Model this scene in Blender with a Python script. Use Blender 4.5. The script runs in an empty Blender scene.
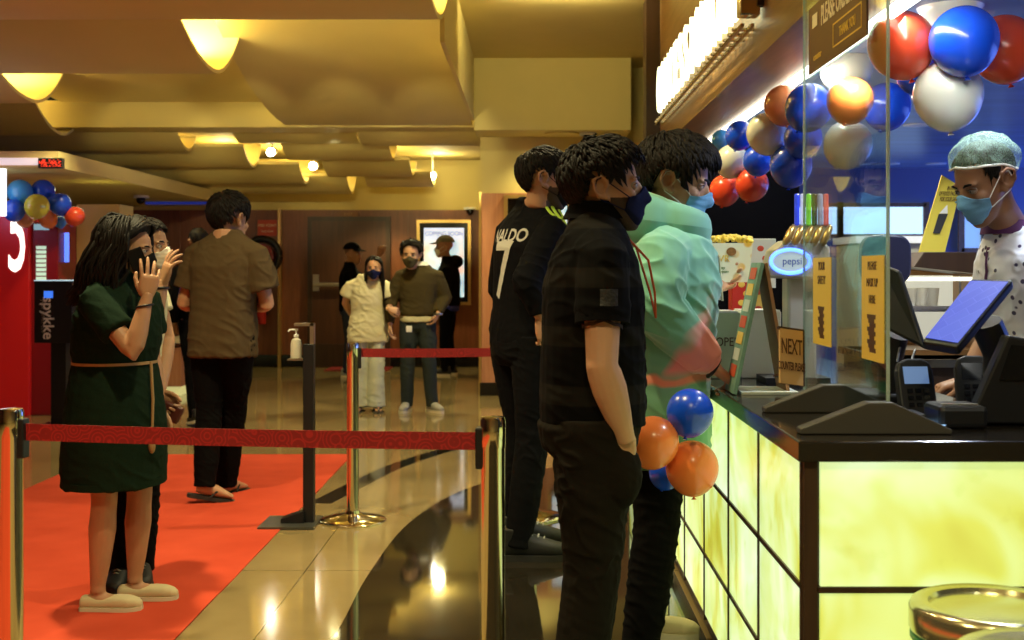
import bpy, bmesh, math, random
from mathutils import Vector, Matrix, noise
from mathutils.bvhtree import BVHTree
random.seed(7)
SC = bpy.context.scene
COL = SC.collection
F, VX, VY, CAMH = 1200.0, 530.0, 270.0, 1.34
V = Vector
R = math.radians

def P(x, y, D):
    """world point seen at photo pixel (x, y) at distance D along the hall"""
    return V(((x - VX) * D / F, D, CAMH - (y - VY) * D / F))

# ---------------------------------------------------------------- materials
def _nt(name):
    m = bpy.data.materials.new(name)
    m.use_nodes = True
    n = m.node_tree.nodes
    return m, n, m.node_tree.links, n['Principled BSDF']

def mat(name, col, rough=.5, metal=0., bump=0., scale=30., var=0., spec=.5, emit=None, estr=0., trans=0., sheen=0., coat=0., stretch=(1, 1, 1), sub=0., alpha=1., ior=1.45, detail=4.):
    m, n, l, b = _nt(name)
    b.inputs['Base Color'].default_value = (*col, 1)
    b.inputs['Roughness'].default_value = rough
    b.inputs['Metallic'].default_value = metal
    b.inputs['Specular IOR Level'].default_value = spec
    b.inputs['IOR'].default_value = ior
    if trans: b.inputs['Transmission Weight'].default_value = trans
    if sheen: b.inputs['Sheen Weight'].default_value = sheen
    if coat: b.inputs['Coat Weight'].default_value = coat
    if sub:
        b.inputs['Subsurface Weight'].default_value = sub
        b.inputs['Subsurface Radius'].default_value = (.02, .008, .004)
    if emit:
        b.inputs['Emission Color'].default_value = (*emit, 1)
        b.inputs['Emission Strength'].default_value = estr
    if bump or var:
        tc = n.new('ShaderNodeTexCoord')
        mp = n.new('ShaderNodeMapping'); mp.inputs['Scale'].default_value = stretch
        nz = n.new('ShaderNodeTexNoise'); nz.inputs['Scale'].default_value = scale; nz.inputs['Detail'].default_value = detail
        l.new(tc.outputs['Object'], mp.inputs['Vector']); l.new(mp.outputs[0], nz.inputs['Vector'])
        if var:
            mx = n.new('ShaderNodeMix'); mx.data_type = 'RGBA'
            mx.inputs[6].default_value = (*[max(0, c * (1 - var)) for c in col], 1)
            mx.inputs[7].default_value = (*[min(1, c * (1 + var)) for c in col], 1)
            l.new(nz.outputs['Fac'], mx.inputs[0]); l.new(mx.outputs[2], b.inputs['Base Color'])
        if bump:
            bp = n.new('ShaderNodeBump'); bp.inputs['Strength'].default_value = bump; bp.inputs['Distance'].default_value = .01
            l.new(nz.outputs['Fac'], bp.inputs['Height']); l.new(bp.outputs[0], b.inputs['Normal'])
    return m

def emission(name, col, s):
    m, n, l, b = _nt(name)
    b.inputs['Base Color'].default_value = (*[c * .6 for c in col], 1)
    b.inputs['Emission Color'].default_value = (*col, 1)
    b.inputs['Emission Strength'].default_value = s
    return m

def ramp(n, l, src, stops):
    r = n.new('ShaderNodeValToRGB')
    e = r.color_ramp.elements
    e[0].position, e[0].color = stops[0][0], (*stops[0][1], 1)
    e[1].position, e[1].color = stops[-1][0], (*stops[-1][1], 1)
    for p, c in stops[1:-1]:
        q = e.new(p); q.color = (*c, 1)
    l.new(src, r.inputs['Fac'])
    return r

# ---------------------------------------------------------------- mesh builder
class MB:
    def __init__(s):
        s.v, s.f, s.m = [], [], []
    def add(s, vs, fs, mi=0):
        o = len(s.v); s.v += [V(p) for p in vs]
        for f in fs:
            s.f.append(tuple(i + o for i in f)); s.m.append(mi)
        return s
    def merge(s, other, mi=None):
        o = len(s.v); s.v += other.v
        for f, m in zip(other.f, other.m):
            s.f.append(tuple(i + o for i in f)); s.m.append(m if mi is None else mi)
        return s
    def box(s, c, d, rot=None, mi=0):
        c = V(c); h = V(d) / 2
        vs = [V((x * h.x, y * h.y, z * h.z)) for x in (-1, 1) for y in (-1, 1) for z in (-1, 1)]
        if rot is not None: vs = [rot @ p for p in vs]
        return s.add([p + c for p in vs], [(0, 1, 3, 2), (4, 6, 7, 5), (0, 4, 5, 1), (2, 3, 7, 6), (0, 2, 6, 4), (1, 5, 7, 3)], mi)
    def b2(s, a, b, mi=0):
        a, b = V(a), V(b)
        return s.box((a + b) / 2, [abs(q) for q in (b - a)], None, mi)
    def rings(s, rs, n=16, mi=0, caps=True, power=2.0):
        """rs: (center, axis a, axis b)"""
        vs, fs = [], []
        for c, a, b in rs:
            for j in range(n):
                t = 2 * math.pi * j / n
                ct, st = math.cos(t), math.sin(t)
                if power != 2.0:
                    e = 2.0 / power
                    ct = math.copysign(abs(ct) ** e, ct); st = math.copysign(abs(st) ** e, st)
                vs.append(c + a * ct + b * st)
        k = len(rs)
        for i in range(k - 1):
            for j in range(n):
                j2 = (j + 1) % n
                fs.append((i * n + j, i * n + j2, (i + 1) * n + j2, (i + 1) * n + j))
        if caps:
            vs.append(rs[0][0].copy()); a = len(vs) - 1
            vs.append(rs[-1][0].copy()); b = len(vs) - 1
            for j in range(n):
                j2 = (j + 1) % n
                fs.append((a, j2, j)); fs.append((b, (k - 1) * n + j, (k - 1) * n + j2))
        return s.add(vs, fs, mi)
    def tube(s, pts, rad, n=12, mi=0, ref=None, caps=True, round_ends=False):
        pts = [V(p) for p in pts]
        if not isinstance(rad, (list, tuple)): rad = [rad] * len(pts)
        rad = [(r, r) if not isinstance(r, (list, tuple)) else r for r in rad]
        if round_ends:
            d0 = (pts[0] - pts[1]).normalized(); d1 = (pts[-1] - pts[-2]).normalized()
            r0, r1 = rad[0], rad[-1]; m0, m1 = min(r0), min(r1)
            pts = [pts[0] + d0 * m0, pts[0] + d0 * m0 * .7] + pts + [pts[-1] + d1 * m1 * .7, pts[-1] + d1 * m1]
            sc = lambda r, q: (r[0] * q, r[1] * q)
            rad = [sc(r0, .25), sc(r0, .72)] + rad + [sc(r1, .72), sc(r1, .25)]
        rs = []; prev = None
        for i, p in enumerate(pts):
            t = (pts[min(i + 1, len(pts) - 1)] - pts[max(i - 1, 0)])
            t = t.normalized() if t.length > 1e-9 else V((0, 0, 1))
            if prev is None:
                a = V(ref) if ref is not None else (V((0, 0, 1)) if abs(t.z) < .9 else V((1, 0, 0)))
            else: a = prev
            a = a - t * a.dot(t)
            if a.length < 1e-6: a = t.orthogonal()
            a.normalize(); prev = a
            b = t.cross(a)
            rs.append((p, a * rad[i][0], b * rad[i][1]))
        return s.rings(rs, n, mi, caps)
    def ell(s, c, r, rot=None, n=16, m=10, mi=0):
        c = V(c); r = V(r) if not isinstance(r, (int, float)) else V((r, r, r))
        vs = [V((0, 0, -1))]; fs = []
        for i in range(1, m):
            p = -math.pi / 2 + math.pi * i / m
            for j in range(n):
                t = 2 * math.pi * j / n
                vs.append(V((math.cos(p) * math.cos(t), math.cos(p) * math.sin(t), math.sin(p))))
        vs.append(V((0, 0, 1)))
        for j in range(n):
            j2 = (j + 1) % n
            fs.append((0, 1 + j2, 1 + j)); fs.append((len(vs) - 1, 1 + (m - 2) * n + j, 1 + (m - 2) * n + j2))
            for i in range(m - 2):
                fs.append((1 + i * n + j, 1 + i * n + j2, 1 + (i + 1) * n + j2, 1 + (i + 1) * n + j))
        vs = [V((p.x * r.x, p.y * r.y, p.z * r.z)) for p in vs]
        if rot is not None: vs = [rot @ p for p in vs]
        return s.add([p + c for p in vs], fs, mi)
    def lathe(s, prof, c=(0, 0, 0), n=32, mi=0):
        c = V(c)
        rs = [(c + V((0, 0, z)), V((r, 0, 0)), V((0, r, 0))) for r, z in prof]
        return s.rings(rs, n, mi)
    def prism(s, poly, ext, mi=0):
        """poly: coplanar points (counter-clockwise seen against ext), ext: extrusion vector"""
        poly = [V(p) for p in poly]; e = V(ext); n = len(poly)
        fs = [tuple(reversed(range(n))), tuple(range(n, 2 * n))]
        for i in range(n):
            j = (i + 1) % n; fs.append((i, j, n + j, n + i))
        return s.add(poly + [p + e for p in poly], fs, mi)
    def sheet(s, grid, th=None, mi=0):
        """grid[i][j] of points -> surface, thickened along th vector when given"""
        a, b = len(grid), len(grid[0]); vs = [V(p) for r in grid for p in r]; fs = []
        for i in range(a - 1):
            for j in range(b - 1):
                fs.append((i * b + j, i * b + j + 1, (i + 1) * b + j + 1, (i + 1) * b + j))
        if th is not None:
            o = len(vs); vs += [p + V(th) for p in vs]
            fs += [tuple(o + i for i in reversed(f)) for f in list(fs)]
            edge = [(i, 0) for i in range(a)] + [(a - 1, j) for j in range(1, b)] + [(i, b - 1) for i in range(a - 2, -1, -1)] + [(0, j) for j in range(b - 2, 0, -1)]
            ids = [i * b + j for i, j in edge]
            for q in range(len(ids)):
                x, y = ids[q], ids[(q + 1) % len(ids)]
                fs.append((x, y, o + y, o + x))
        return s.add(vs, fs, mi)
    def xf(s, M):
        s.v = [M @ p for p in s.v]; return s
    def mesh(s, name):
        me = bpy.data.meshes.new(name)
        me.from_pydata([tuple(p) for p in s.v], [], s.f)
        me.polygons.foreach_set('material_index', s.m)
        me.update(); return me
    def build(s, name, mats, parent=None, origin=None, smooth=35, bevel=0., fix=True, **tags):
        me = s.mesh(name)
        return link_mesh(me, name, mats, parent, origin, smooth, bevel, fix, **tags)

WO = {}
def link_mesh(me, name, mats, parent=None, origin=None, smooth=35, bevel=0., fix=True, **tags):
    if parent is not None: org = WO[parent.name]
    elif origin is not None: org = V(origin)
    else:
        vs = [v.co for v in me.vertices]
        lo = [min(p[i] for p in vs) for i in range(3)]; hi = [max(p[i] for p in vs) for i in range(3)]
        org = V(((lo[0] + hi[0]) / 2, (lo[1] + hi[1]) / 2, lo[2]))
    me.transform(Matrix.Translation(-org))
    if fix:
        bm = bmesh.new(); bm.from_mesh(me)
        bmesh.ops.recalc_face_normals(bm, faces=bm.faces); bm.to_mesh(me); bm.free()
    for m in (mats if isinstance(mats, (list, tuple)) else [mats]): me.materials.append(m)
    if smooth:
        me.polygons.foreach_set('use_smooth', [True] * len(me.polygons))
        if smooth < 180: me.set_sharp_from_angle(angle=R(smooth))
    ob = bpy.data.objects.new(name, me); COL.objects.link(ob)
    if parent is not None: ob.parent = parent
    else: ob.location = org
    WO[ob.name] = org
    if bevel:
        bv = ob.modifiers.new('bevel', 'BEVEL'); bv.width = bevel; bv.segments = 2; bv.limit_method = 'ANGLE'; bv.angle_limit = R(40)
        bv.harden_normals = False
    tag(ob, **tags)
    return ob

def tag(o, label=None, cat=None, group=None, kind=None):
    if label: o['label'] = label
    if cat: o['category'] = cat
    if group: o['group'] = group
    if kind: o['kind'] = kind
    return o

def thing(name, label, cat, loc=(0, 0, 0), group=None):
    o = bpy.data.objects.new(name, None); COL.objects.link(o)
    o.location = loc; o.empty_display_size = .1; WO[o.name] = V(loc)
    return tag(o, label, cat, group)

def copy_tree(o, parent=None):
    c = o.copy(); COL.objects.link(c)
    WO[c.name] = WO.get(o.name, V((0, 0, 0)))
    if parent is not None: c.parent = parent
    for ch in list(o.children): copy_tree(ch, c)
    return c

def remesh(mb, voxel, smooth=4, fac=.5):
    """one continuous surface out of overlapping closed shapes"""
    me = mb.mesh('tmp')
    bm = bmesh.new(); bm.from_mesh(me); bmesh.ops.recalc_face_normals(bm, faces=bm.faces); bm.to_mesh(me); bm.free()
    ob = bpy.data.objects.new('tmp', me); COL.objects.link(ob)
    r = ob.modifiers.new('r', 'REMESH'); r.mode = 'VOXEL'; r.voxel_size = voxel
    if smooth:
        s = ob.modifiers.new('s', 'SMOOTH'); s.factor = fac; s.iterations = smooth
    dg = bpy.context.evaluated_depsgraph_get()
    out = bpy.data.meshes.new_from_object(ob.evaluated_get(dg), depsgraph=dg)
    bpy.data.objects.remove(ob); bpy.data.meshes.remove(me)
    out.materials.clear()
    return out

def to_mb(me):
    b = MB(); b.v = [v.co.copy() for v in me.vertices]
    b.f = [tuple(p.vertices) for p in me.polygons]; b.m = [0] * len(b.f)
    return b

def text_mesh(s, size=.1, depth=0., align='CENTER', spacing=1., bold=0.):
    cu = bpy.data.curves.new('t', 'FONT'); cu.body = s; cu.size = size; cu.extrude = depth
    cu.align_x = align; cu.align_y = 'CENTER'; cu.space_character = spacing; cu.offset = bold
    cu.resolution_u = 3
    ob = bpy.data.objects.new('t', cu); COL.objects.link(ob)
    dg = bpy.context.evaluated_depsgraph_get()
    me = bpy.data.meshes.new_from_object(ob.evaluated_get(dg), depsgraph=dg)
    b = to_mb(me)
    bpy.data.objects.remove(ob); bpy.data.curves.remove(cu); bpy.data.meshes.remove(me)
    return b

def frame(o, x, y):
    """matrix with origin o, local x, local y (z = x cross y)"""
    x = V(x).normalized(); y = V(y); y = (y - x * y.dot(x)).normalized(); z = x.cross(y)
    M = Matrix((x, y, z)).transposed().to_4x4(); M.translation = V(o)
    return M

def densify(b, mx):
    me = b.mesh('d'); bm = bmesh.new(); bm.from_mesh(me); bpy.data.meshes.remove(me)
    bmesh.ops.triangulate(bm, faces=bm.faces)
    for _ in range(6):
        e = [x for x in bm.edges if x.calc_length() > mx]
        if not e: break
        bmesh.ops.subdivide_edges(bm, edges=e, cuts=1); bmesh.ops.triangulate(bm, faces=bm.faces)
    bm.verts.ensure_lookup_table(); bm.verts.index_update(); o = MB(); o.v = [v.co.copy() for v in bm.verts]; o.f = [tuple(v.index for v in f.verts) for f in bm.faces]; o.m = [0] * len(o.f); bm.free()
    return o

def text_on(name, s, o, x, y, size, m, parent, depth=.0008, sx=1., sy=1., bold=0., spacing=1., bvh=None, off=.0015, **tags):
    b = text_mesh(s, size, depth, bold=bold, spacing=spacing)
    M = frame(o, x, y) @ Matrix.Diagonal((sx, sy, 1, 1))
    b.xf(M)
    if bvh is not None:
        b = densify(b, .012)
        z = V(x).normalized().cross(V(y)).normalized()
        out = []
        for p in b.v:
            q = bvh.ray_cast(p + z * .4, -z)
            out.append(q[0] + z * off if q[0] is not None else p)
        b.v = out
    return b.build(name, m, parent, smooth=0, fix=False, **tags)
# ================================================================ materials of the place
def floor_mat():
    m, n, l, b = _nt('polished_stone')
    tc = n.new('ShaderNodeTexCoord')
    nz = n.new('ShaderNodeTexNoise'); nz.inputs['Scale'].default_value = 1.6; nz.inputs['Detail'].default_value = 6
    l.new(tc.outputs['Object'], nz.inputs['Vector'])
    r = ramp(n, l, nz.outputs['Fac'], [(.3, (.23, .165, .07)), (.7, (.33, .24, .11))])
    br = n.new('ShaderNodeTexBrick'); br.offset = 0
    br.inputs['Scale'].default_value = 1.0; br.inputs['Brick Width'].default_value = 1.2; br.inputs['Row Height'].default_value = 1.2
    br.inputs['Mortar Size'].default_value = .004; br.inputs['Mortar Smooth'].default_value = .2
    br.inputs['Color1'].default_value = br.inputs['Color2'].default_value = (1, 1, 1, 1); br.inputs['Mortar'].default_value = (.45, .45, .45, 1)
    l.new(tc.outputs['Object'], br.inputs['Vector'])
    mx = n.new('ShaderNodeMix'); mx.data_type = 'RGBA'; mx.blend_type = 'MULTIPLY'; mx.inputs[0].default_value = 1
    l.new(r.outputs[0], mx.inputs[6]); l.new(br.outputs['Color'], mx.inputs[7]); l.new(mx.outputs[2], b.inputs['Base Color'])
    n2 = n.new('ShaderNodeTexNoise'); n2.inputs['Scale'].default_value = 5
    l.new(tc.outputs['Object'], n2.inputs['Vector'])
    rr = n.new('ShaderNodeMapRange'); rr.inputs[3].default_value = .05; rr.inputs[4].default_value = .13
    l.new(n2.outputs['Fac'], rr.inputs[0]); l.new(rr.outputs[0], b.inputs['Roughness'])
    b.inputs['Specular IOR Level'].default_value = .9
    return m
M = {}
M['floor'] = floor_mat()
M['inlay'] = mat('dark_marble', (.018, .014, .009), .05, var=.5, scale=3, spec=.9)
M['ceil'] = mat('ceiling_plaster', (.66, .53, .20), .75, var=.06, scale=2.5, bump=.03)
M['sheet'] = mat('ceiling_sheet', (.66, .53, .20), .6, var=.10, scale=1.3, bump=.03)
M['plaster'] = mat('yellow_plaster', (.66, .54, .20), .7, var=.06, scale=3)

def wood_mat(name, a, b_, sc=3., rough=.4, stretch=(1, 1, .08)):
    m, n, l, b = _nt(name)
    tc = n.new('ShaderNodeTexCoord'); mp = n.new('ShaderNodeMapping'); mp.inputs['Scale'].default_value = stretch
    nz = n.new('ShaderNodeTexNoise'); nz.inputs['Scale'].default_value = sc * 8; nz.inputs['Detail'].default_value = 8; nz.inputs['Distortion'].default_value = .6
    l.new(tc.outputs['Object'], mp.inputs[0]); l.new(mp.outputs[0], nz.inputs['Vector'])
    r = ramp(n, l, nz.outputs['Fac'], [(.3, a), (.7, b_)])
    l.new(r.outputs[0], b.inputs['Base Color']); b.inputs['Roughness'].default_value = rough
    return m
M['redwood'] = wood_mat('red_wood', (.16, .05, .018), (.23, .075, .03))
M['pinkwood'] = wood_mat('light_red_wood', (.40, .16, .075), (.52, .23, .12))
M['darkwood'] = wood_mat('dark_wood', (.03, .014, .007), (.05, .024, .011))
M['brownwood'] = wood_mat('brown_wood', (.22, .12, .04), (.32, .18, .065), stretch=(1, .08, 1))
M['black'] = mat('black_plastic', (.008, .008, .009), .45)
M['blackgloss'] = mat('black_gloss', (.006, .006, .007), .12)
M['black_stone'] = mat('black_granite', (.012, .010, .008), .12, var=.8, scale=180, spec=.8)
M['steel'] = mat('polished_steel', (.72, .66, .5), .12, 1.)
M['brushed'] = mat('brushed_steel', (.5, .48, .42), .35, 1., bump=.02, scale=200, stretch=(1, 1, .02))
M['goldtrim'] = mat('gold_trim', (.55, .36, .12), .3, .8)
M['white'] = mat('white_paint', (.8, .78, .7), .5)
M['whiteplastic'] = mat('white_plastic', (.8, .8, .76), .35)
M['red'] = mat('red_paint', (.42, .02, .015), .35)
M['bluewall'] = mat('cool_wall', (.13, .15, .27), .5, var=.15, scale=2)
M['blueceil'] = mat('cool_ceiling', (.16, .24, .42), .3, var=.6, scale=3, stretch=(.3, 2, 1))
M['darkwall'] = mat('black_wall', (.003, .003, .004), .8, spec=.1)

def S(mb, name, m, **k): return mb.build(name, m, kind='structure', **k)

# ---------------------------------------------------------------- floor
S(MB().b2((-9, -2.5, -.12), (7, 18, 0)), 'floor', M['floor'], smooth=0)
def inlay(pts_l, pts_r, name):
    g = [[V((a[0], a[1], .0012)), V((b[0], b[1], .0012))] for a, b in zip(pts_l, pts_r)]
    return S(MB().sheet(g, (0, 0, -.0012)), name, M['inlay'], smooth=0)
def arc(c, r, a0, a1, n=40): return [(c[0] + r * math.cos(R(a0 + (a1 - a0) * i / n)), c[1] + r * math.sin(R(a0 + (a1 - a0) * i / n))) for i in range(n + 1)]
# big dark marble field whose curved edge sweeps across the queue area
edge = [(-.74, 1.5), (-.75, 3.0), (-.73, 4.2), (-.713, 4.53), (-.712, 5.25), (-.66, 6.2), (-.52, 6.96), (-.313, 7.51), (-.05, 7.95), (.3, 8.25), (.62, 8.4)]
def smooth_poly(p, k=6):
    out = []
    for i in range(len(p) - 1):
        a = V((*p[max(i - 1, 0)], 0)); b = V((*p[i], 0)); c = V((*p[i + 1], 0)); d = V((*p[min(i + 2, len(p) - 1)], 0))
        for q in range(k):
            t = q / k
            w = .5 * ((2 * b) + (c - a) * t + (2 * a - 5 * b + 4 * c - d) * t * t + (3 * b - a - 3 * c + d) * t ** 3)
            out.append((w.x, w.y))
    out.append(p[-1]); return out
ep = smooth_poly(edge)
inlay(ep, [(.64, y) for x, y in ep], 'trim_1')
st = smooth_poly([(-1.27, 6.9), (-1.23, 7.1), (-1.0, 8.14), (-.67, 8.98), (-.2, 9.7), (.3, 10.2)])
inlay(st, [(x + .13, y - .02) for x, y in st], 'trim_2')

# ---------------------------------------------------------------- walls
w = MB().b2((-9.1, 16.6, 0), (.2, 16.75, 2.17))
for x in [-8 + i * 1.05 for i in range(8)]:
    w.b2((x, 16.585, .1), (x + .012, 16.6, 2.17), 0)
S(w, 'wall_back', M['redwood'], smooth=0)
S(MB().b2((-9.1, 16.62, 2.17), (.2, 16.77, 3.6)), 'wall_back_upper', M['plaster'], smooth=0)
S(MB().b2((-9.1, 16.555, 0), (-.5, 16.6, .17)), 'baseboard_back', M['blackgloss'], smooth=0)
S(MB().b2((-.53, 12.8, 0), (1.5, 12.95, 2.16)), 'wall_middle', M['pinkwood'], smooth=0)
S(MB().b2((-.53, 12.95, 0), (-.45, 16.6, 2.3)), 'wall_return', M['pinkwood'], smooth=0)
S(MB().b2((-.53, 12.82, 2.16), (1.5, 12.97, 3.5)), 'wall_middle_upper', M['plaster'], smooth=0)
S(MB().b2((-.535, 12.77, 0), (1.0, 12.8, .14)), 'baseboard_middle', M['blackgloss'], smooth=0)
S(MB().b2((-.545, 12.785, 0), (-.52, 12.81, 2.17)), 'trim_3', M['goldtrim'], smooth=0)
S(MB().b2((-9.1, -2.5, 0), (-9, 16.6, 3.6)), 'wall_left', M['redwood'], smooth=0)
S(MB().b2((-9.1, -2.6, 0), (7.1, -2.5, 3.6)), 'wall_front', M['plaster'], smooth=0)
S(MB().b2((7, -2.5, 0), (7.1, 12.2, 3.6)), 'wall_right', M['bluewall'], smooth=0)
# corner trim of the left-hand recess, sloping left bulkhead and pale column
S(MB().b2((-3.47, 16.5, 0), (-3.43, 16.6, 2.17)), 'trim_4', M['goldtrim'], smooth=0)
S(MB().b2((-4.42, 11.7, 0), (-4.0, 12.1, 1.98)), 'pillar', M['plaster'], smooth=0)

# ---------------------------------------------------------------- ceiling: flat slab with hanging curved sheets
S(MB().b2((-9.1, -2.6, 3.5), (1.35, 12.9, 3.6)), 'ceiling', M['ceil'], smooth=0)
S(MB().b2((-9.1, 12.9, 2.86), (.2, 16.75, 2.98)), 'ceiling_rear', M['ceil'], smooth=0)
S(MB().b2((-9.1, 10.3, 2.22), (-4.05, 16.6, 2.36)), 'ceiling_left', M['ceil'], smooth=0)
S(MB().b2((-.57, 12.2, 2.76), (1.03, 12.82, 3.5)), 'ceiling_bulkhead', M['plaster'], smooth=0, bevel=.01)
S(MB().b2((-5.2, 12.45, 2.82), (-.57, 12.95, 3.1)), 'ceiling_beam', M['plaster'], smooth=0, bevel=.01)

def trough(yc, zb, x0, x1, front, back, sagf, sagb, name='ceiling_panel', th=.03, n=14):
    """hanging U-shaped sheet running across the hall; open ends show the lit inside"""
    g = []
    for i in range(n + 1):
        u = -1 + 2 * i / n
        y = yc + (u * front if u < 0 else u * back)
        z = zb + (sagf if u < 0 else sagb) * u * u
        g.append([V((x0, y, z)), V((x1, y, z))])
    return S(MB().sheet(g, (0, 0, th)), name, M['sheet'], smooth=50)
trough(7.0, 2.84, -7.5, -.55, 1.5, 1.2, .55, .40)
trough(9.1, 2.84, -7.5, -2.40, 1.0, 1.0, .28, .62)
trough(10.75, 2.84, -7.5, -4.45, .9, .9, .25, .60)
trough(12.4, 2.84, -2.53, -.60, 2.9, .45, .55, .20)
trough(12.4, 3.08, -4.85, -2.56, 1.5, .4, .40, .2)
trough(12.3, 2.72, -7.5, -4.80, .8, .6, .35, .3)
S(MB().b2((-.60, 8.0, 2.86), (-.57, 12.2, 3.5)), 'ceiling_fin', M['sheet'], smooth=0)
# rear rows, stepping down, with staggered gaps that show lit ends
for (yc, zb, xl, xr0, xr1) in [(13.35, 2.66, -3.80, -3.25, -1.90), (14.1, 2.54, -3.25, -2.85, -1.62), (14.8, 2.40, -2.76, -2.50, -1.45), (15.5, 2.32, -2.30, -2.1, -1.25)]:
    trough(yc, zb, -6.0 if 0 else -7.5, xl, .5, .45, .20, .32, n=10)
    trough(yc + .1, zb + .10, xr0, xr1, .5, .45, .16, .2, n=10)
trough(13.3, 2.72, -1.85, -.5, .5, .5, .12, .12, n=10)

# ---------------------------------------------------------------- header above the concession counter
S(MB().b2((1.03, .8, 2.3), (1.30, 9.5, 3.5)), 'ceiling_header', M['brownwood'], smooth=0)
S(MB().b2((.92, 9.5, 0), (1.38, 9.75, 3.5)), 'pillar_back', M['darkwood'], smooth=0)
S(MB().b2((1.30, .8, 2.36), (7.1, 12.2, 2.42)), 'ceiling_kitchen', M['blueceil'], smooth=0)
S(MB().b2((1.36, .8, 2.42), (1.40, 9.5, 3.5)), 'wall_header_inside', M['darkwall'], smooth=0)
# kitchen back wall, dark upper band
S(MB().b2((1.0, 12.0, 0), (7.1, 12.15, 2.4)), 'wall_kitchen', M['bluewall'], smooth=0)
S(MB().b2((1.2, 9.0, 0), (2.02, 9.3, 2.36)), 'wall_partition', M['darkwall'], smooth=0)
# ================================================================ people
def skin_mat(name, c): return mat(name, c, .5, var=.10, scale=25, bump=.02, sub=.08)
M['skin_tan'] = skin_mat('tan_skin', (.42, .22, .12))
M['skin_light'] = skin_mat('light_brown_skin', (.50, .28, .16))
M['skin_brown'] = skin_mat('brown_skin', (.32, .155, .08))
M['hair'] = mat('black_hair', (.007, .005, .0035), .62, spec=.22, bump=.2, scale=160, stretch=(1, 1, .2))
M['beard'] = mat('stubble', (.05, .03, .02), .7, bump=.3, scale=300)
M['eyewhite'] = mat('eye_white', (.42, .38, .33), .25)
M['iris'] = mat('dark_iris', (.015, .008, .005), .1)
M['lip'] = mat('lips', (.35, .12, .09), .4)

def cloth(name, c, rough=.9, bump=.12, scale=220, var=.12, sheen=0.):
    return mat(name, c, rough, bump=bump, scale=scale, var=var, sheen=sheen, spec=.08)
M['olive'] = cloth('olive_jersey', (.075, .050, .024))
M['blackcloth'] = cloth('black_cloth', (.0035, .0032, .0034))
M['blackjersey'] = cloth('black_sport_jersey', (.0035, .0035, .0045), .8)
M['darkjean'] = cloth('dark_jeans', (.0045, .0045, .0055))
M['blackcords'] = cloth('brown_black_trousers', (.009, .007, .0048))
M['bluegreyjean'] = cloth('blue_grey_jeans', (.028, .036, .036))
M['greendress'] = cloth('dark_green_linen', (.0075, .018, .010), scale=120, var=.3)
M['cream'] = cloth('cream_cotton', (.60, .56, .36))
M['paletrouser'] = cloth('pale_trousers', (.50, .52, .40))
M['darksweater'] = cloth('dark_olive_sweater', (.055, .042, .018))
M['maskblue'] = cloth('surgical_mask_blue', (.22, .50, .80), .7, .05)
M['masknavy'] = cloth('navy_mask', (.012, .016, .06), .8, .08)
M['maskblack'] = cloth('black_mask', (.010, .010, .010), .8, .08)
M['maskolive'] = cloth('olive_mask', (.07, .06, .03), .8, .08)
M['maskwhite'] = cloth('white_mask', (.8, .78, .7), .8, .05)
M['shoewhite'] = mat('pale_canvas', (.55, .47, .28), .8, bump=.1, scale=200)
M['shoegrey'] = mat('grey_sneaker', (.30, .29, .25), .7, var=.4, scale=40)
M['shoeblack'] = mat('black_sneaker', (.012, .012, .012), .6)
M['sole'] = mat('pale_sole', (.6, .55, .4), .7)
M['soleblack'] = mat('dark_sole', (.02, .018, .016), .7)

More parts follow.
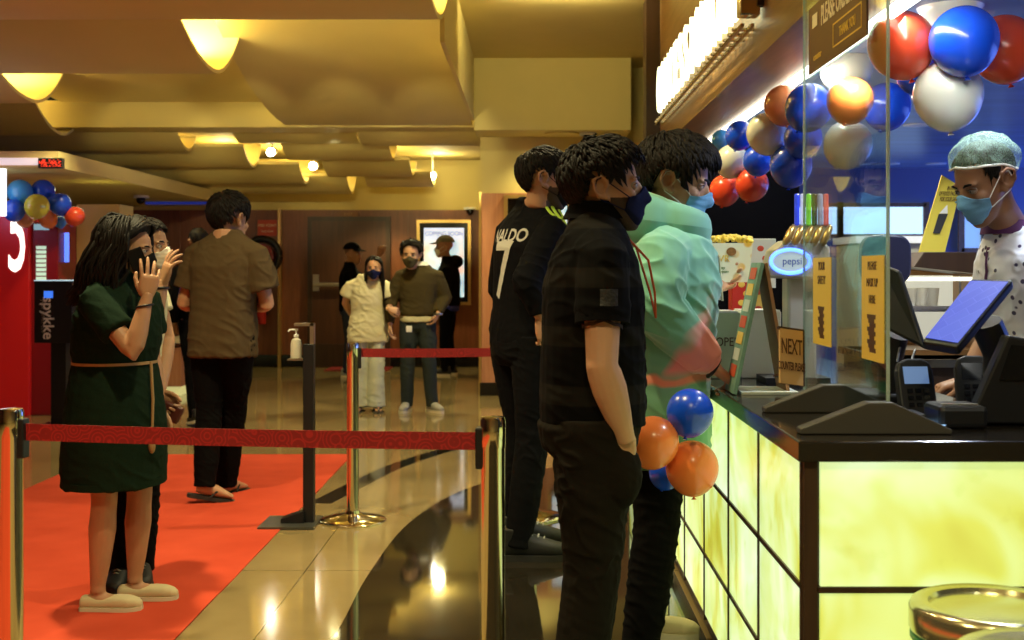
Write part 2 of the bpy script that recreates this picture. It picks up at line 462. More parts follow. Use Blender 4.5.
def hoodie_mat():
    m, n, l, b = _nt('tie_dye_fleece')
    tc = n.new('ShaderNodeTexCoord')
    nz = n.new('ShaderNodeTexNoise'); nz.inputs['Scale'].default_value = 4.5; nz.inputs['Detail'].default_value = 2; nz.inputs['Distortion'].default_value = .8
    l.new(tc.outputs['Object'], nz.inputs['Vector'])
    sx = n.new('ShaderNodeSeparateXYZ'); l.new(tc.outputs['Object'], sx.inputs[0])
    # height term: pink band low on the garment and at the cuffs, mint above
    a = n.new('ShaderNodeMath'); a.operation = 'MULTIPLY_ADD'; a.inputs[1].default_value = .35
    l.new(nz.outputs['Fac'], a.inputs[0]); l.new(sx.outputs['Z'], a.inputs[2])
    r = ramp(n, l, a.outputs[0], [(0, (.30, .62, .36)), (.88, (.30, .62, .36)), (.915, (.25, .58, .36)), (1, (.25, .58, .36))])
    rr = n.new('ShaderNodeMapRange'); rr.inputs[1].default_value = .7; rr.inputs[2].default_value = 1.7
    l.new(a.outputs[0], rr.inputs[0]); l.new(rr.outputs[0], r.inputs['Fac'])
    e = r.color_ramp.elements
    e[0].position = 0; e[0].color = (.11, .32, .16, 1)
    e[1].position = .34; e[1].color = (.125, .35, .18, 1)
    e[2].position = .40; e[2].color = (.16, .41, .24, 1)
    e[3].position = 1; e[3].color = (.20, .52, .42, 1)
    # pink dye on the forearm (front of the garment) and in one band across the belly
    fx = n.new('ShaderNodeMath'); fx.operation = 'MULTIPLY_ADD'; fx.inputs[1].default_value = .30
    l.new(nz.outputs['Fac'], fx.inputs[0]); l.new(sx.outputs['X'], fx.inputs[2])
    zl = n.new('ShaderNodeMath'); zl.operation = 'MULTIPLY_ADD'; zl.inputs[1].default_value = -.75; l.new(sx.outputs['Z'], zl.inputs[0]); l.new(fx.outputs[0], zl.inputs[2])
    k = n.new('ShaderNodeMapRange'); k.inputs[1].default_value = HOOD_T - .03; k.inputs[2].default_value = HOOD_T + .03
    l.new(zl.outputs[0], k.inputs[0])
    ky = n.new('ShaderNodeMapRange'); ky.inputs[1].default_value = -.20; ky.inputs[2].default_value = -.16; ky.inputs[3].default_value = 1; ky.inputs[4].default_value = 0; l.new(sx.outputs['Y'], ky.inputs[0])
    kk = n.new('ShaderNodeMath'); kk.operation = 'MULTIPLY'; l.new(k.outputs[0], kk.inputs[0])
    kz = n.new('ShaderNodeMapRange'); kz.inputs[1].default_value = .985; kz.inputs[2].default_value = 1.02; l.new(sx.outputs['Z'], kz.inputs[0])
    kyz = n.new('ShaderNodeMath'); kyz.operation = 'MULTIPLY'; l.new(ky.outputs[0], kyz.inputs[0]); l.new(kz.outputs[0], kyz.inputs[1]); l.new(kyz.outputs[0], kk.inputs[1])
    mx = n.new('ShaderNodeMix'); mx.data_type = 'RGBA'; mx.inputs[7].default_value = (.82, .27, .25, 1)
    l.new(kk.outputs[0], mx.inputs[0]); l.new(r.outputs[0], mx.inputs[6])
    zb = n.new('ShaderNodeMath'); zb.operation = 'MULTIPLY_ADD'; zb.inputs[1].default_value = .09
    l.new(nz.outputs['Fac'], zb.inputs[0]); l.new(sx.outputs['Z'], zb.inputs[2])
    band = ramp(n, l, zb.outputs[0], [(0, (0, 0, 0)), (1.0, (0, 0, 0))])
    sub = n.new('ShaderNodeMath'); sub.operation = 'SUBTRACT'; sub.inputs[1].default_value = 1.03; l.new(zb.outputs[0], sub.inputs[0])
    ab = n.new('ShaderNodeMath'); ab.operation = 'ABSOLUTE'; l.new(sub.outputs[0], ab.inputs[0])
    km = n.new('ShaderNodeMapRange'); km.inputs[1].default_value = .008; km.inputs[2].default_value = .020; km.inputs[3].default_value = 1; km.inputs[4].default_value = 0
    l.new(ab.outputs[0], km.inputs[0])
    m2 = n.new('ShaderNodeMix'); m2.data_type = 'RGBA'; m2.inputs[7].default_value = (.80, .28, .17, 1)
    l.new(km.outputs[0], m2.inputs[0]); l.new(mx.outputs[2], m2.inputs[6]); l.new(m2.outputs[2], b.inputs['Base Color'])
    b.inputs['Roughness'].default_value = .9; b.inputs['Sheen Weight'].default_value = .3
    return m
HOOD_T = -.60
M['hoodie'] = hoodie_mat()

def stripes_mat():
    m, n, l, b = _nt('tonal_striped_polo')
    tc = n.new('ShaderNodeTexCoord'); sx = n.new('ShaderNodeSeparateXYZ'); l.new(tc.outputs['Object'], sx.inputs[0])
    w = n.new('ShaderNodeMath'); w.operation = 'SINE'
    k = n.new('ShaderNodeMath'); k.operation = 'MULTIPLY'; k.inputs[1].default_value = 2 * math.pi / .16
    l.new(sx.outputs['Z'], k.inputs[0]); l.new(k.outputs[0], w.inputs[0])
    r = ramp(n, l, w.outputs[0], [(.45, (.0032, .003, .003)), (.55, (.010, .0088, .007))])
    l.new(r.outputs[0], b.inputs['Base Color']); b.inputs['Roughness'].default_value = .85
    b.inputs['Specular IOR Level'].default_value = .06
    return m
M['polo'] = stripes_mat()
def pattern_mat():
    m, n, l, b = _nt('white_printed_uniform')
    tc = n.new('ShaderNodeTexCoord'); vo = n.new('ShaderNodeTexVoronoi'); vo.inputs['Scale'].default_value = 28
    l.new(tc.outputs['Object'], vo.inputs['Vector'])
    r = ramp(n, l, vo.outputs['Distance'], [(.18, (.06, .05, .12)), (.24, (.78, .80, .88))])
    l.new(r.outputs[0], b.inputs['Base Color']); b.inputs['Roughness'].default_value = .8
    return m
M['uniform'] = pattern_mat()

def lerp(a, b, t): return a + (b - a) * t
def interp(tab, x):
    if x <= tab[0][0]: return tab[0][1:]
    for p, q in zip(tab, tab[1:]):
        if x <= q[0]:
            t = (x - p[0]) / (q[0] - p[0]); return [lerp(a, b, t) for a, b in zip(p[1:], q[1:])]
    return tab[-1][1:]

HAIRLINE = {'short': [(0, 40), (35, 36), (60, 22), (70, -10), (76, -22), (83, -22), (90, 8), (110, 6), (122, -25), (145, -50), (180, -56)],
            'long': [(0, 42), (35, 36), (60, 14), (80, -2), (95, -20), (120, -40), (180, -50)]}

def umap(u): return u if u < 1.36 else 1.36 + (u - 1.36) * 1.22

class Person:
    """local axes: r (the person's right), f (forward), u (up), metres for a 1.75 m figure scaled by k"""
    def __init__(s, label, X, Y, phi, Ht, skin, group=None, vox=.0055, hs=1., name='person', cat='person'):
        s.root = thing(name, label, cat, (X, Y, 0), group)
        s.o = V((X, Y, 0)); s.k = Ht / 1.75; a = R(phi)
        s.f = V((math.cos(a), math.sin(a), 0)); s.r = V((math.sin(a), -math.cos(a), 0)); s.u = V((0, 0, 1))
        s.skin = M[skin]; s.vox = vox; s.hs = hs; s.body = MB(); s.extra = MB(); s.lean = lambda u: (0, 0)
        s.decor = []
    def L(s, r, f, u): return s.o + (s.r * r + s.f * f + s.u * u) * s.k
    def J(s, q):
        """joint: local triple or world vector"""
        return q if isinstance(q, Vector) else s.L(*q)
    def D(s, r, f, u): return (s.r * r + s.f * f + s.u * u).normalized()
    # -- head
    def head(s, pos, yaw=0, pitch=0, roll=0, nose=1., beard=False, neck=None, neck_r=.056):
        """yaw: + turns to the person's right, pitch: + looks down"""
        k = s.k * s.hs
        c = s.J(pos)
        m = Matrix((s.r, s.f, s.u)).transposed()
        rot = m @ Matrix.Rotation(R(-yaw), 3, 'Z') @ Matrix.Rotation(R(-pitch), 3, 'X') @ Matrix.Rotation(R(roll), 3, 'Y')
        s.HM = Matrix.Translation(c) @ rot.to_4x4() @ Matrix.Diagonal((k, k, k, 1))
        s.HMi = s.HM.inverted(); s.hc = c; s.hrot = rot; s.beard = beard
        h = MB()
        h.ell((0, -.012, .03), (.073, .094, .081), n=28, m=18)
        h.rings([(V((0, y, z)), V((w, 0, 0)), V((0, d, 0))) for z, w, y, d in
                 [(-.127, .014, .064, .012), (-.121, .026, .058, .024), (-.108, .037, .047, .038), (-.085, .049, .035, .054), (-.055, .058, .024, .066), (-.015, .063, .014, .076), (.02, .066, .006, .083), (.055, .062, 0, .082), (.08, .04, 0, .06)]], 28)
        h.tube([(0, .089, .005), (0, .099, -.02), (0, .108, -.043), (0, .103, -.050)], [.007, .0095, .0125, .009], 10)
        for q in (-1, 1):
            h.ell((q * .011, .097, -.046), (.0085, .010, .0075), n=10, m=8)
            h.ell((q * .029, .076, .016), (.026, .012, .008), n=12, m=8)
            h.ell((q * .042, .058, -.030), (.020, .024, .020), n=12, m=8)
            er = Matrix.Rotation(R(q * 24), 3, 'Z') @ Matrix.Rotation(R(-12), 3, 'X')
            h.ell((q * .077, -.016, -.008), (.0085, .019, .032), er, 16, 12)
            h.ell((q * .072, -.002, -.034), (.008, .010, .010), er, 10, 8)
            h.tube([V((q * .080, .004, -.002)), V((q * .086, .000, .018)), V((q * .094, -.018, .027)), V((q * .099, -.036, .014)), V((q * .094, -.035, -.012)), V((q * .078, -.016, -.034))], .0055, 8, round_ends=True)
        h.ell((0, .088, -.072), (.022, .009, .007), n=12, m=8)
        h.ell((0, .086, -.083), (.019, .010, .007), n=12, m=8)
        h.ell((0, .074, -.110), (.020, .014, .013), n=12, m=8)
        h.xf(s.HM); s.body.merge(h)
        nb = s.J(neck) if neck is not None else s.L(*s.bend(0, -.012, 1.49))
        top = s.HM @ V((0, -.022, -.03)); mid = s.HM @ V((0, -.018, -.095))
        s.body.tube([top, mid, nb.lerp(mid, .45), nb, nb - s.u * .06], [.050 * s.k, (neck_r - .002) * s.k, neck_r * s.k, (neck_r + .008) * s.k, .08 * s.k], 18, ref=s.r)
        e = s.extra
        for q in (-1, 1):
            x = MB()
            x.ell((q * .031, .0735, -.002), .0128, n=14, m=10, mi=1)
            x.ell((q * .031, .0795, -.002), (.0074, .0074, .0074), n=10, m=8, mi=2)
            x.tube([(q * .015, .084, -.004), (q * .024, .0843, .0052), (q * .034, .0833, .0058), (q * .047, .0742, -.002)], [.0012, .0024, .0024, .0013], 8, mi=0)
            x.tube([(q * .016, .0835, -.006), (q * .026, .0815, -.0110), (q * .036, .0797, -.0105), (q * .046, .0738, -.005)], [.001, .0018, .0018, .001], 8, mi=0)
            x.tube([(q * .014, .092, .014), (q * .025, .0925, .0195), (q * .038, .0865, .020), (q * .050, .073, .014)], [(.003, .002), (.0042, .0025), (.0036, .0022), (.0015, .0012)], 8, mi=3)
            x.tube([(q * .016, .0845, -.0015), (q * .024, .0862, .0035), (q * .034, .0852, .004), (q * .046, .0762, -.001)], [.0006, .0012, .0013, .0008], 6, mi=3)
            e.merge(x.xf(s.HM))
        return s
    def bend(s, r, f, u):
        dr, df = s.lean(u); return (r + dr, f + df, u)
    # -- limbs of the body proper
    def core(s):
        rs = []
        for u, w, d in [(.84, .10, .08), (.92, .14, .10), (1.02, .135, .095), (1.15, .13, .09), (1.27, .145, .10), (1.36, .15, .095), (1.41, .12, .075), (1.44, .075, .055), (1.47, .05, .045)]:
            c = s.L(*s.bend(0, -.005, u)); rs.append((c, s.r * w * s.k, s.f * d * s.k))
        s.body.rings(rs, 20)
    def arm(s, side, elbow, wrist, sh=None, g=1., hand=None, fore=1.):
        k = s.k * g; q = 1 if side == 'R' else -1
        a = s.J(sh) if sh is not None else s.L(*s.bend(q * .175, -.005, 1.395))
        e, w = s.J(elbow), s.J(wrist)
        inn = s.L(*s.bend(q * .08, -.005, 1.37))
        a = a - s.u * .012 * k
        s.body.tube([inn, a, a.lerp(e, .2), a.lerp(e, .55), e.lerp(a, .1), e, e.lerp(w, .12), e.lerp(w, .35), e.lerp(w, .7), w.lerp(e, .06), w + (w - e).normalized() * .02 * k],
                    [.036 * k, .036 * k, .043 * k, .044 * k, .039 * k, .038 * k, .041 * k, .042 * k * fore, .034 * k, .026 * k, .023 * k], 14)
        if hand: s.hand(side, w, **hand)
        return a, e, w
    def hand(s, side, w, dir, normal, curl=(20, 25, 28, 32), thumb=(.55, .75, .25), sc=1., spread=5, tcurl=18):
        """dir: wrist to knuckles, normal: out of the palm"""
        k = s.k * sc
        y = V(dir).normalized(); z = V(normal); z = (z - y * z.dot(y)).normalized()
        x = y.cross(z)                      # toward the thumb for one side
        if side == 'L': x = -x
        h = MB()
        h.rings([(V((0, -.03, 0)), V((.020, 0, 0)), V((0, 0, .017))), (V((0, 0, 0)), V((.025, 0, 0)), V((0, 0, .017))), (V((.002, .025, .001)), V((.036, 0, 0)), V((0, 0, .0175))),
                 (V((.0, .055, .001)), V((.042, 0, 0)), V((0, 0, .016))), (V((0, .082, 0)), V((.042, 0, 0)), V((0, 0, .0135))), (V((0, .095, 0)), V((.037, 0, 0)), V((0, 0, .009)))], 18, power=2.4)
        for i, (fx, fy, ln) in enumerate([(.031, .088, .072), (.0105, .094, .080), (-.0105, .091, .074), (-.030, .082, .058)]):
            a = R(-spread * (1.5 - i)) ; p = V((fx, fy - .012, 0)); pts = [p]; ang = R(curl[i] * .25); r0 = .0088 - .0008 * (i == 3)
            segs = [.012, ln * .46, ln * .30, ln * .24]
            for j, sg in enumerate(segs):
                d = V((-math.sin(a) * math.cos(ang), math.cos(a) * math.cos(ang), math.sin(ang)))
                p = p + d * sg; pts.append(p); ang += R(curl[i] * (1., 1.15, .8, 0)[j])
            h.tube(pts, [r0, r0 * 1.02, r0 * .98, r0 * .88, r0 * .72], 10, ref=(1, 0, 0), round_ends=True)
        t0 = V((.022, .012, .004)); td = V(thumb).normalized(); p = t0; pts = [p]
        for j, sg in enumerate((.040, .032, .026)):
            p = p + td * sg; pts.append(p)
            td = (Matrix.Rotation(R(tcurl), 3, 'Z') @ td).normalized()
        h.tube(pts, [.0135, .0108, .0098, .0078], 10, round_ends=True)
        mm = Matrix((x, y, z)).transposed().to_4x4(); mm.translation = w
        h.xf(mm @ Matrix.Diagonal((k, k, k, 1)))
        if s.vox < .008:
            b = to_mb(remesh(h, .0028, 2)); s.extra.merge(b)
        else: s.extra.merge(h)
    def leg(s, side, foot, knee=None, hip=None, yaw=0, heel=0., g=1., toe=True):
        """foot: (r, f) of the ankle; heel: heel lift"""
        k = s.k; q = 1 if side == 'R' else -1
        hp = s.L(*(hip or s.bend(q * .088, 0, .90)))
        an = s.L(foot[0], foot[1], .085 + heel)
        kn = s.J(knee) if knee is not None else hp.lerp(an, .5) + s.f * .025 * k
        a = R(yaw); fd = (s.f * math.cos(a) + s.r * math.sin(a))
        if heel: fd = (fd - s.u * min(1.2, heel * 6)).normalized()
        s.body.tube([hp + s.u * .05 * k, hp, hp.lerp(kn, .4), hp.lerp(kn, .8), kn, kn.lerp(an, .12), kn.lerp(an, .32), kn.lerp(an, .7), an + s.u * .03 * k, an],
                    [.085 * k * g, .084 * k * g, .074 * k * g, .057 * k * g, .052 * k * g, .051 * k * g, .055 * k * g, .041 * k * g, .033 * k, .034 * k], 16, ref=s.r)
        up = V((0, 0, 1))
        s.body.tube([an - fd * .045 * k - s.u * .04 * k, an - s.u * .035 * k + fd * .0 * k, an + fd * .06 * k - s.u * .045 * k, an + fd * .115 * k - s.u * .058 * k, an + fd * .155 * k - s.u * .066 * k],
                    [(.026 * k, .028 * k), (.034 * k, .040 * k), (.036 * k, .034 * k), (.040 * k, .022 * k), (.030 * k, .014 * k)], 14, ref=s.r)
        return hp, kn, an, fd
    def finish_body(s, hands_only=False):
        me = remesh(s.body, s.vox, 3)
        b = to_mb(me)
        # eye sockets and beard area
        for i, p in enumerate(b.v):
            q = s.HMi @ p
            if abs(q.x) < .06 and -.03 < q.z < .03 and q.y > .05:
                for sx in (-1, 1):
                    d = math.hypot(q.x - sx * .031, (q.z + .003) * 1.3)
                    if d < .021: q = V((q.x, q.y - .0055 * (1 - d / .021), q.z))
                b.v[i] = s.HM @ q
        for i, p in enumerate(b.v):
            q = s.HMi @ p
            if abs(q.x) > .073 and ((q.y + .017) / .015) ** 2 + ((q.z + .004) / .021) ** 2 < 1:
                w_ = 1 - (((q.y + .017) / .015) ** 2 + ((q.z + .004) / .021) ** 2); q = V((q.x - math.copysign(.013 * min(1, w_ * 2), q.x), q.y, q.z)); b.v[i] = s.HM @ q
        if s.beard:
            for i, f in enumerate(b.f):
                q = s.HMi @ (sum((b.v[j] for j in f), V((0, 0, 0))) / len(f))
                if -.14 < q.z < -.035 and q.y > .0 + (q.z + .14) * .1 and q.length < .2 and q.z < -.045 + .5 * max(0, .055 - abs(q.y - .02)):
                    b.m[i] = 4
        s.bvh = BVHTree.FromPolygons([tuple(p) for p in b.v], b.f)
        b.merge(s.extra)
        s.bo = b.build('body', [s.skin, M['eyewhite'], M['iris'], M['hair'], M['beard']], s.root, smooth=180, fix=False)
        return s
    # -- clothing
    def garment(s, name, mb, m, vox=None, amp=.005, sm=4, fr=9, label=None, mats=None, paint=None):
        me = remesh(mb, vox or s.vox * 1.15, sm)
        b = to_mb(me)
        bm_ = BVHTree.FromPolygons([tuple(p) for p in b.v], b.f)
        me2 = b.mesh('n')
        me2.update()
        seed = random.random() * 50
        for i, v in enumerate(me2.vertices):
            p = b.v[i]; q = V((p.x, p.y, p.z * .7)) * fr
            w = noise.noise(q * .8 + V((seed, 0, 0))) * .6
            dq = V((p.x * fr * 1.1 + p.z * fr * .5, p.y * fr * 1.1 - p.z * fr * .4, p.z * fr * 1.9 + (p.x + p.y) * fr * .7)); dq += V((noise.noise(q * .7), noise.noise(q * .7 + V((9, 0, 0))), 0)) * 1.2
            rg = 1 - abs(noise.noise(dq + V((0, seed, 0)))) * 2.4
            w += max(0, rg) ** 2 * 1.1 * max(0, .35 + noise.noise(q * .45 + V((0, 0, seed)))) + noise.noise(dq * 2.1) * .22
            b.v[i] = p + v.normal * (amp * w)
        bpy.data.meshes.remove(me2)
        if paint:
            for i, f in enumerate(b.f):
                b.m[i] = paint(sum((b.v[j] for j in f), V((0, 0, 0))) / len(f))
        o = b.build(name, mats or m, s.root, smooth=180, fix=False, label=label)
        s.last_bvh = BVHTree.FromPolygons([tuple(p) for p in b.v], b.f)
        return o
    def torso(s, mb, tab, n=28, foff=0., power=2.25):
        rs = []
        for row in tab:
            u, w, d = row[:3]; fo = row[3] if len(row) > 3 else 0
            u = umap(u); c = s.L(*s.bend(0, fo + foff, u)); rs.append((c, s.r * w * s.k, s.f * d * s.k))
        mb.rings(rs, n, power=power); return mb
    def sleeve(s, mb, a, e, w, end, r=(.072, .066, .056, .05), side='R'):
        """end: 0..1 shoulder to elbow, 1..2 elbow to wrist"""
        q = 1 if side == 'R' else -1; k = s.k
        a = a - s.u * .006 * k
        inn = s.L(*s.bend(q * .10, -.005, 1.36)); top = a.lerp(inn, .25)
        if end <= 1:
            pts = [inn, top, a, a.lerp(e, end * .5), a.lerp(e, end)]; rad = [r[0] * k, r[0] * .96 * k, r[0] * .86 * k, lerp(r[0], r[1], .6) * k, r[1] * k]
        else:
            t = end - 1
            pts = [inn, top, a, a.lerp(e, .5), e.lerp(a, .08), e, e.lerp(w, .1), e.lerp(w, t * .55), e.lerp(w, t)]
            rad = [r[0] * k, r[0] * .95 * k, r[0] * .86 * k, r[1] * k, r[1] * .95 * k, r[1] * .93 * k, r[1] * .92 * k, r[2] * k, r[3] * k]
        mb.tube(pts, rad, 18); return mb
    def trousers(s, legs, m, waist=1.02, r=(.10, .088, .068, .062, .058), end=.0, name='trousers', wid=(.150, .165, .168), dep=(.108, .12, .125), amp=.007, seatoff=-.01, vox=None, bulge=None):
        mb = MB(); k = s.k
        s.torso(mb, [(waist, wid[0] * .86, dep[0] * .82), (max(.93, waist - .06), wid[1] * .90, dep[1] * .88), (.90, wid[2], dep[2], seatoff), (.84, wid[2] * .96, dep[2] * .92, seatoff), (.80, .13, .09, seatoff)])
        if bulge: mb.ell(*bulge)
        for hp, kn, an, fd in legs:
            bot = an + V((0, 0, end)) if end else an - V((0, 0, .03 * k))
            mb.tube([hp + s.u * .03 * k, hp - s.u * .04 * k, hp.lerp(kn, .5), kn.lerp(hp, .1), kn, kn.lerp(bot, .3), kn.lerp(bot, .7), bot.lerp(kn, .07), bot],
                    [r[0] * k, r[0] * k, r[1] * k, r[2] * 1.02 * k, r[2] * k, r[2] * .98 * k, r[3] * k, r[4] * k, r[4] * 1.04 * k], 20, ref=s.r)
        return s.garment(name, mb, m, amp=amp, fr=11, vox=vox)
    def shoe(s, leg, m, sole, kind='sneaker', name='shoe', ln=1.):
        hp, kn, an, fd = leg; k = s.k * ln
        side = fd.cross(V((0, 0, 1)))
        side = side.normalized() if side.length > .01 else s.r
        up = side.cross(fd).normalized()
        base = an - up * .085 * s.k
        M4 = Matrix((side, fd, up)).transposed().to_4x4(); M4.translation = base
        prof = [(-.075, .026, .0), (-.068, .034, .0), (-.03, .038, 0), (.03, .040, .0), (.09, .046, .0), (.14, .045, 0), (.175, .034, 0), (.195, .016, 0)]
        up_h = {'sneaker': [.05, .095, .105, .10, .075, .06, .05, .035], 'flat': [.045, .06, .06, .055, .062, .058, .048, .034], 'clog': [.04, .055, .06, .09, .082, .066, .05, .034]}[kind]
        u = MB()
        rs = [(V((0, y, .012 + h / 2)), V((w, 0, 0)), V((0, 0, h / 2))) for (y, w, _), h in zip(prof, up_h)]
        u.rings(rs, 18, power=2.5)
        if kind == 'sneaker':
            u.tube([(0, -.02, .08), (0, -.02, .125)], [(.042, .05), (.044, .052)], 16, ref=(1, 0, 0))
        u.xf(M4 @ Matrix.Diagonal((k, k, k, 1)))
        me = remesh(u, max(.005, s.vox), 3)
        o = link_mesh(me, name, m, s.root, smooth=180, fix=False)
        sl = MB(); g0 = []
        out = [(w * 1.06, y) for y, w, _ in prof]
        poly = [(x, y) for x, y in out] + [(-x, y) for x, y in reversed(out)]
        sl.prism([V((x, y, 0)) for x, y in poly], V((0, 0, .024)))
        sl.xf(M4 @ Matrix.Diagonal((k, k, k, 1))); sl.build('sole', sole, o, smooth=40)
        if kind == 'sneaker' and s.vox < .007:
            lc = MB()
            for i in range(4):
                y = .03 + i * .022; z = .012 + lerp(.105, .075, i / 3)
                lc.tube([(-.022, y, z - .012), (0, y + .006, z + .001), (.022, y, z - .012)], .0035, 6)
            lc.xf(M4 @ Matrix.Diagonal((k, k, k, 1))); lc.build('laces', M['soleblack'] if m is M['shoegrey'] else M['shoegrey'], o)
        return o
    # -- hair
    def scalp(s, az, el, t=0.):
        a, e = R(az), R(el)
        d = V((math.sin(a) * math.cos(e), math.cos(a) * math.cos(e), math.sin(e)))
        rx, ry, rz = .073 + t, .094 + t, .081 + t
        if el < 0: rx -= .002
        return V((d.x * rx, d.y * ry - .012, d.z * rz + .03)), d
    def hair(s, style='short', thick=.016, nlocks=330, ln=.045, lift=.008, fringe=0., crown=(180, 60), seed=1, wid=.0045, m=None, lock_low=1., jitter=.25):
        rnd = random.Random(seed); line = HAIRLINE[style]; mb = MB()
        # close-fitting cap
        nA, nE = 72, 30; top = []
        for j in range(nE + 1):
            row = []
            for i in range(nA):
                az = -180 + 360 * i / nA; lo = interp(line, abs(az))[0]; el = lerp(lo, 90, (j / nE))
                t = -.004 + (thick + .004) * min(1, ((el - lo) / 16) ** .6)
                fr = max(0, math.cos(R(az))) * max(0, math.sin(R(min(90, el + 20)))) * fringe * .12
                row.append(s.scalp(az, el, t + fr)[0])
            row.append(row[0]); top.append(row)
        mb.sheet(top)
        cd = s.scalp(*crown)[1]
        if s.vox < .008: nlocks = int(nlocks * 2.2)
        for _ in range(nlocks):
            az = rnd.uniform(-180, 180); lo = interp(line, abs(az))[0]
            se = rnd.uniform(math.sin(R(lo + 3)), 1); el = math.degrees(math.asin(min(1, se)))
            p, d = s.scalp(az, el, thick * .75)
            fl = (d - cd); fl = fl - d * fl.dot(d)
            if fl.length < .05: fl = V((rnd.uniform(-1, 1), rnd.uniform(-1, 1), 0))
            fl = fl.normalized() + V((rnd.uniform(-1, 1), rnd.uniform(-1, 1), rnd.uniform(-1, 1))) * jitter
            front = max(0, d.y) * max(0, min(1, d.z * 1.5))
            L_ = ln * rnd.uniform(.7, 1.2) * (1 + fringe * 12 * front) * (.45 + .55 * min(1, max(0, (el - lo) / 40)))
            up = lift * (1 + 14 * fringe * front) * (.35 + .65 * max(0, d.z)) * rnd.uniform(.6, 1.3)
            pts = []
            n = 5
            for i in range(n):
                t = i / (n - 1)
                q = p + fl * L_ * t
                # keep on the skull
                r = V((q.x / (.073 + thick), (q.y + .012) / (.094 + thick), (q.z - .03) / (.081 + thick)))
                q2 = V((r.normalized().x * (.073 + thick), r.normalized().y * (.094 + thick) - .012, r.normalized().z * (.081 + thick) + .03))
                if abs(q2.x) > .05 and -.05 < q2.y < .028 and q2.z < .024: q2.z = .024 + (q2.z - .024) * .15
                pts.append(q2 + d * (-.004 + up * math.sin(t * 2.0)) - V((0, 0, .010 * t * t * fringe * 10 * front)))
            w0 = wid * rnd.uniform(.7, 1.2)
            mb.tube(pts, [(w0 * .6, w0 * .8), (w0, w0), (w0 * .95, w0), (w0 * .7, w0 * .7), (w0 * .12, w0 * .12)], 5)
        mb.xf(s.HM)
        return mb.build('hair', m or M['hair'], s.root, smooth=180, fix=False)
    def mask(s, m, z0=-.122, z1=-.004, az1=56, style='cup', loop_m=None, off=.007, label=None, up=.0, name='face_mask'):
        """fabric mask over nose, mouth and chin, wrapped on the face"""
        nA, nZ = 26, 18; rad = []
        for j in range(nZ + 1):
            t = j / nZ; row = []
            for i in range(nA + 1):
                a = -az1 + 2 * az1 * i / nA; ca = abs(a) / az1
                lo = lerp(z0, -.072, ca ** 1.7); hi = lerp(z1 - .018 + up, -.036, ca ** 1.3) + .018 * math.exp(-(a / 16) ** 2)
                z = lerp(lo, hi, t); d = V((math.sin(R(a)), math.cos(R(a)), 0)); o = V((0, .012, z))
                w0 = s.HM @ (o + d * .3); dir_ = (s.hrot @ -d).normalized()
                hit = s.bvh.ray_cast(w0, dir_)
                r = .05
                if hit[0] is not None:
                    q = s.HMi @ hit[0]; r = (q - o).dot(d)
                row.append([z, a, max(.03, min(.12, r))])
            rad.append(row)
        for _ in range(5):
            new = [[c[2] for c in row] for row in rad]
            for j in range(nZ + 1):
                for i in range(nA + 1):
                    nb = [rad[jj][ii][2] for jj in range(max(0, j - 2), min(nZ, j + 2) + 1) for ii in range(max(0, i - 2), min(nA, i + 2) + 1)]
                    new[j][i] = max(rad[j][i][2], sum(nb) / len(nb))
            for j in range(nZ + 1):
                for i in range(nA + 1): rad[j][i][2] = new[j][i]
        g = []; g2 = []
        for row in rad:
            rr, r2 = [], []
            for z, a, r in row:
                d = V((math.sin(R(a)), math.cos(R(a)), 0)); tt_ = rad.index(row) / nZ; r = r * (1 - .22 * max(0, 1 - tt_ / .22) ** 1.5); bul = .002 * math.cos(R(a)) if style == 'cup' else 0
                pl = .0012 * math.sin(z * 330) if style == 'pleat' else 0
                rr.append(V((0, .012, z)) + d * (r + off + bul + pl)); r2.append(V((0, .012, z)) + d * (r + off * .5 - .002))
            g.append(rr); g2.append(r2)
        mb = MB(); mb.sheet(g); o = len(mb.v); mb.sheet(g2)
        a, b = nZ + 1, nA + 1
        for i in range(b - 1):
            for j in (0, a - 1): mb.f.append((j * b + i, j * b + i + 1, o + j * b + i + 1, o + j * b + i)); mb.m.append(0)
        for j in range(a - 1):
            for i in (0, b - 1): mb.f.append((j * b + i, (j + 1) * b + i, o + (j + 1) * b + i, o + j * b + i)); mb.m.append(0)
        mb.xf(s.HM)
        ob = mb.build(name, m, s.root, smooth=60, label=label)
        for q, ii in ((1, nA), (-1, 0)):
            lp = MB(); p0, p1 = g[nZ][ii], g[1][ii]
            lp.tube([p0, V((q * .0745, .012, .002)), V((q * .080, -.008, .022)), V((q * .086, -.026, .016)), V((q * .086, -.034, -.010)), V((q * .079, -.018, -.040)), V((q * .070, .010, -.052)), p1], .0016, 6)
            lp.xf(s.HM); lp.build('ear_loop', loop_m or m, ob)
        return ob
    def ring(s, name, m, u, w, d, h, th=.012, flare=0., fo=0., tilt=0., parent=None, **kw):
        """collar, belt or hem band around the torso at height u"""
        u = umap(u); n = 32; k = s.k; mb = MB(); g = []
        for j in range(n + 1):
            a = 2 * math.pi * j / n; row = []
            for uu, off in ((u, 0), (u + h, flare), (u + h, flare - th), (u, -th), (u, 0)):
                c = s.L(*s.bend(0, fo, uu))
                row.append(c + (s.r * math.cos(a) * (w + off) + s.f * math.sin(a) * (d + off)) * k + s.u * (math.sin(a) * tilt * k))
            g.append(row)
        mb.sheet(g)
        return mb.build(name, m, parent or s.root, smooth=45, **kw)

def straight(H): return lambda u: (0, 0)
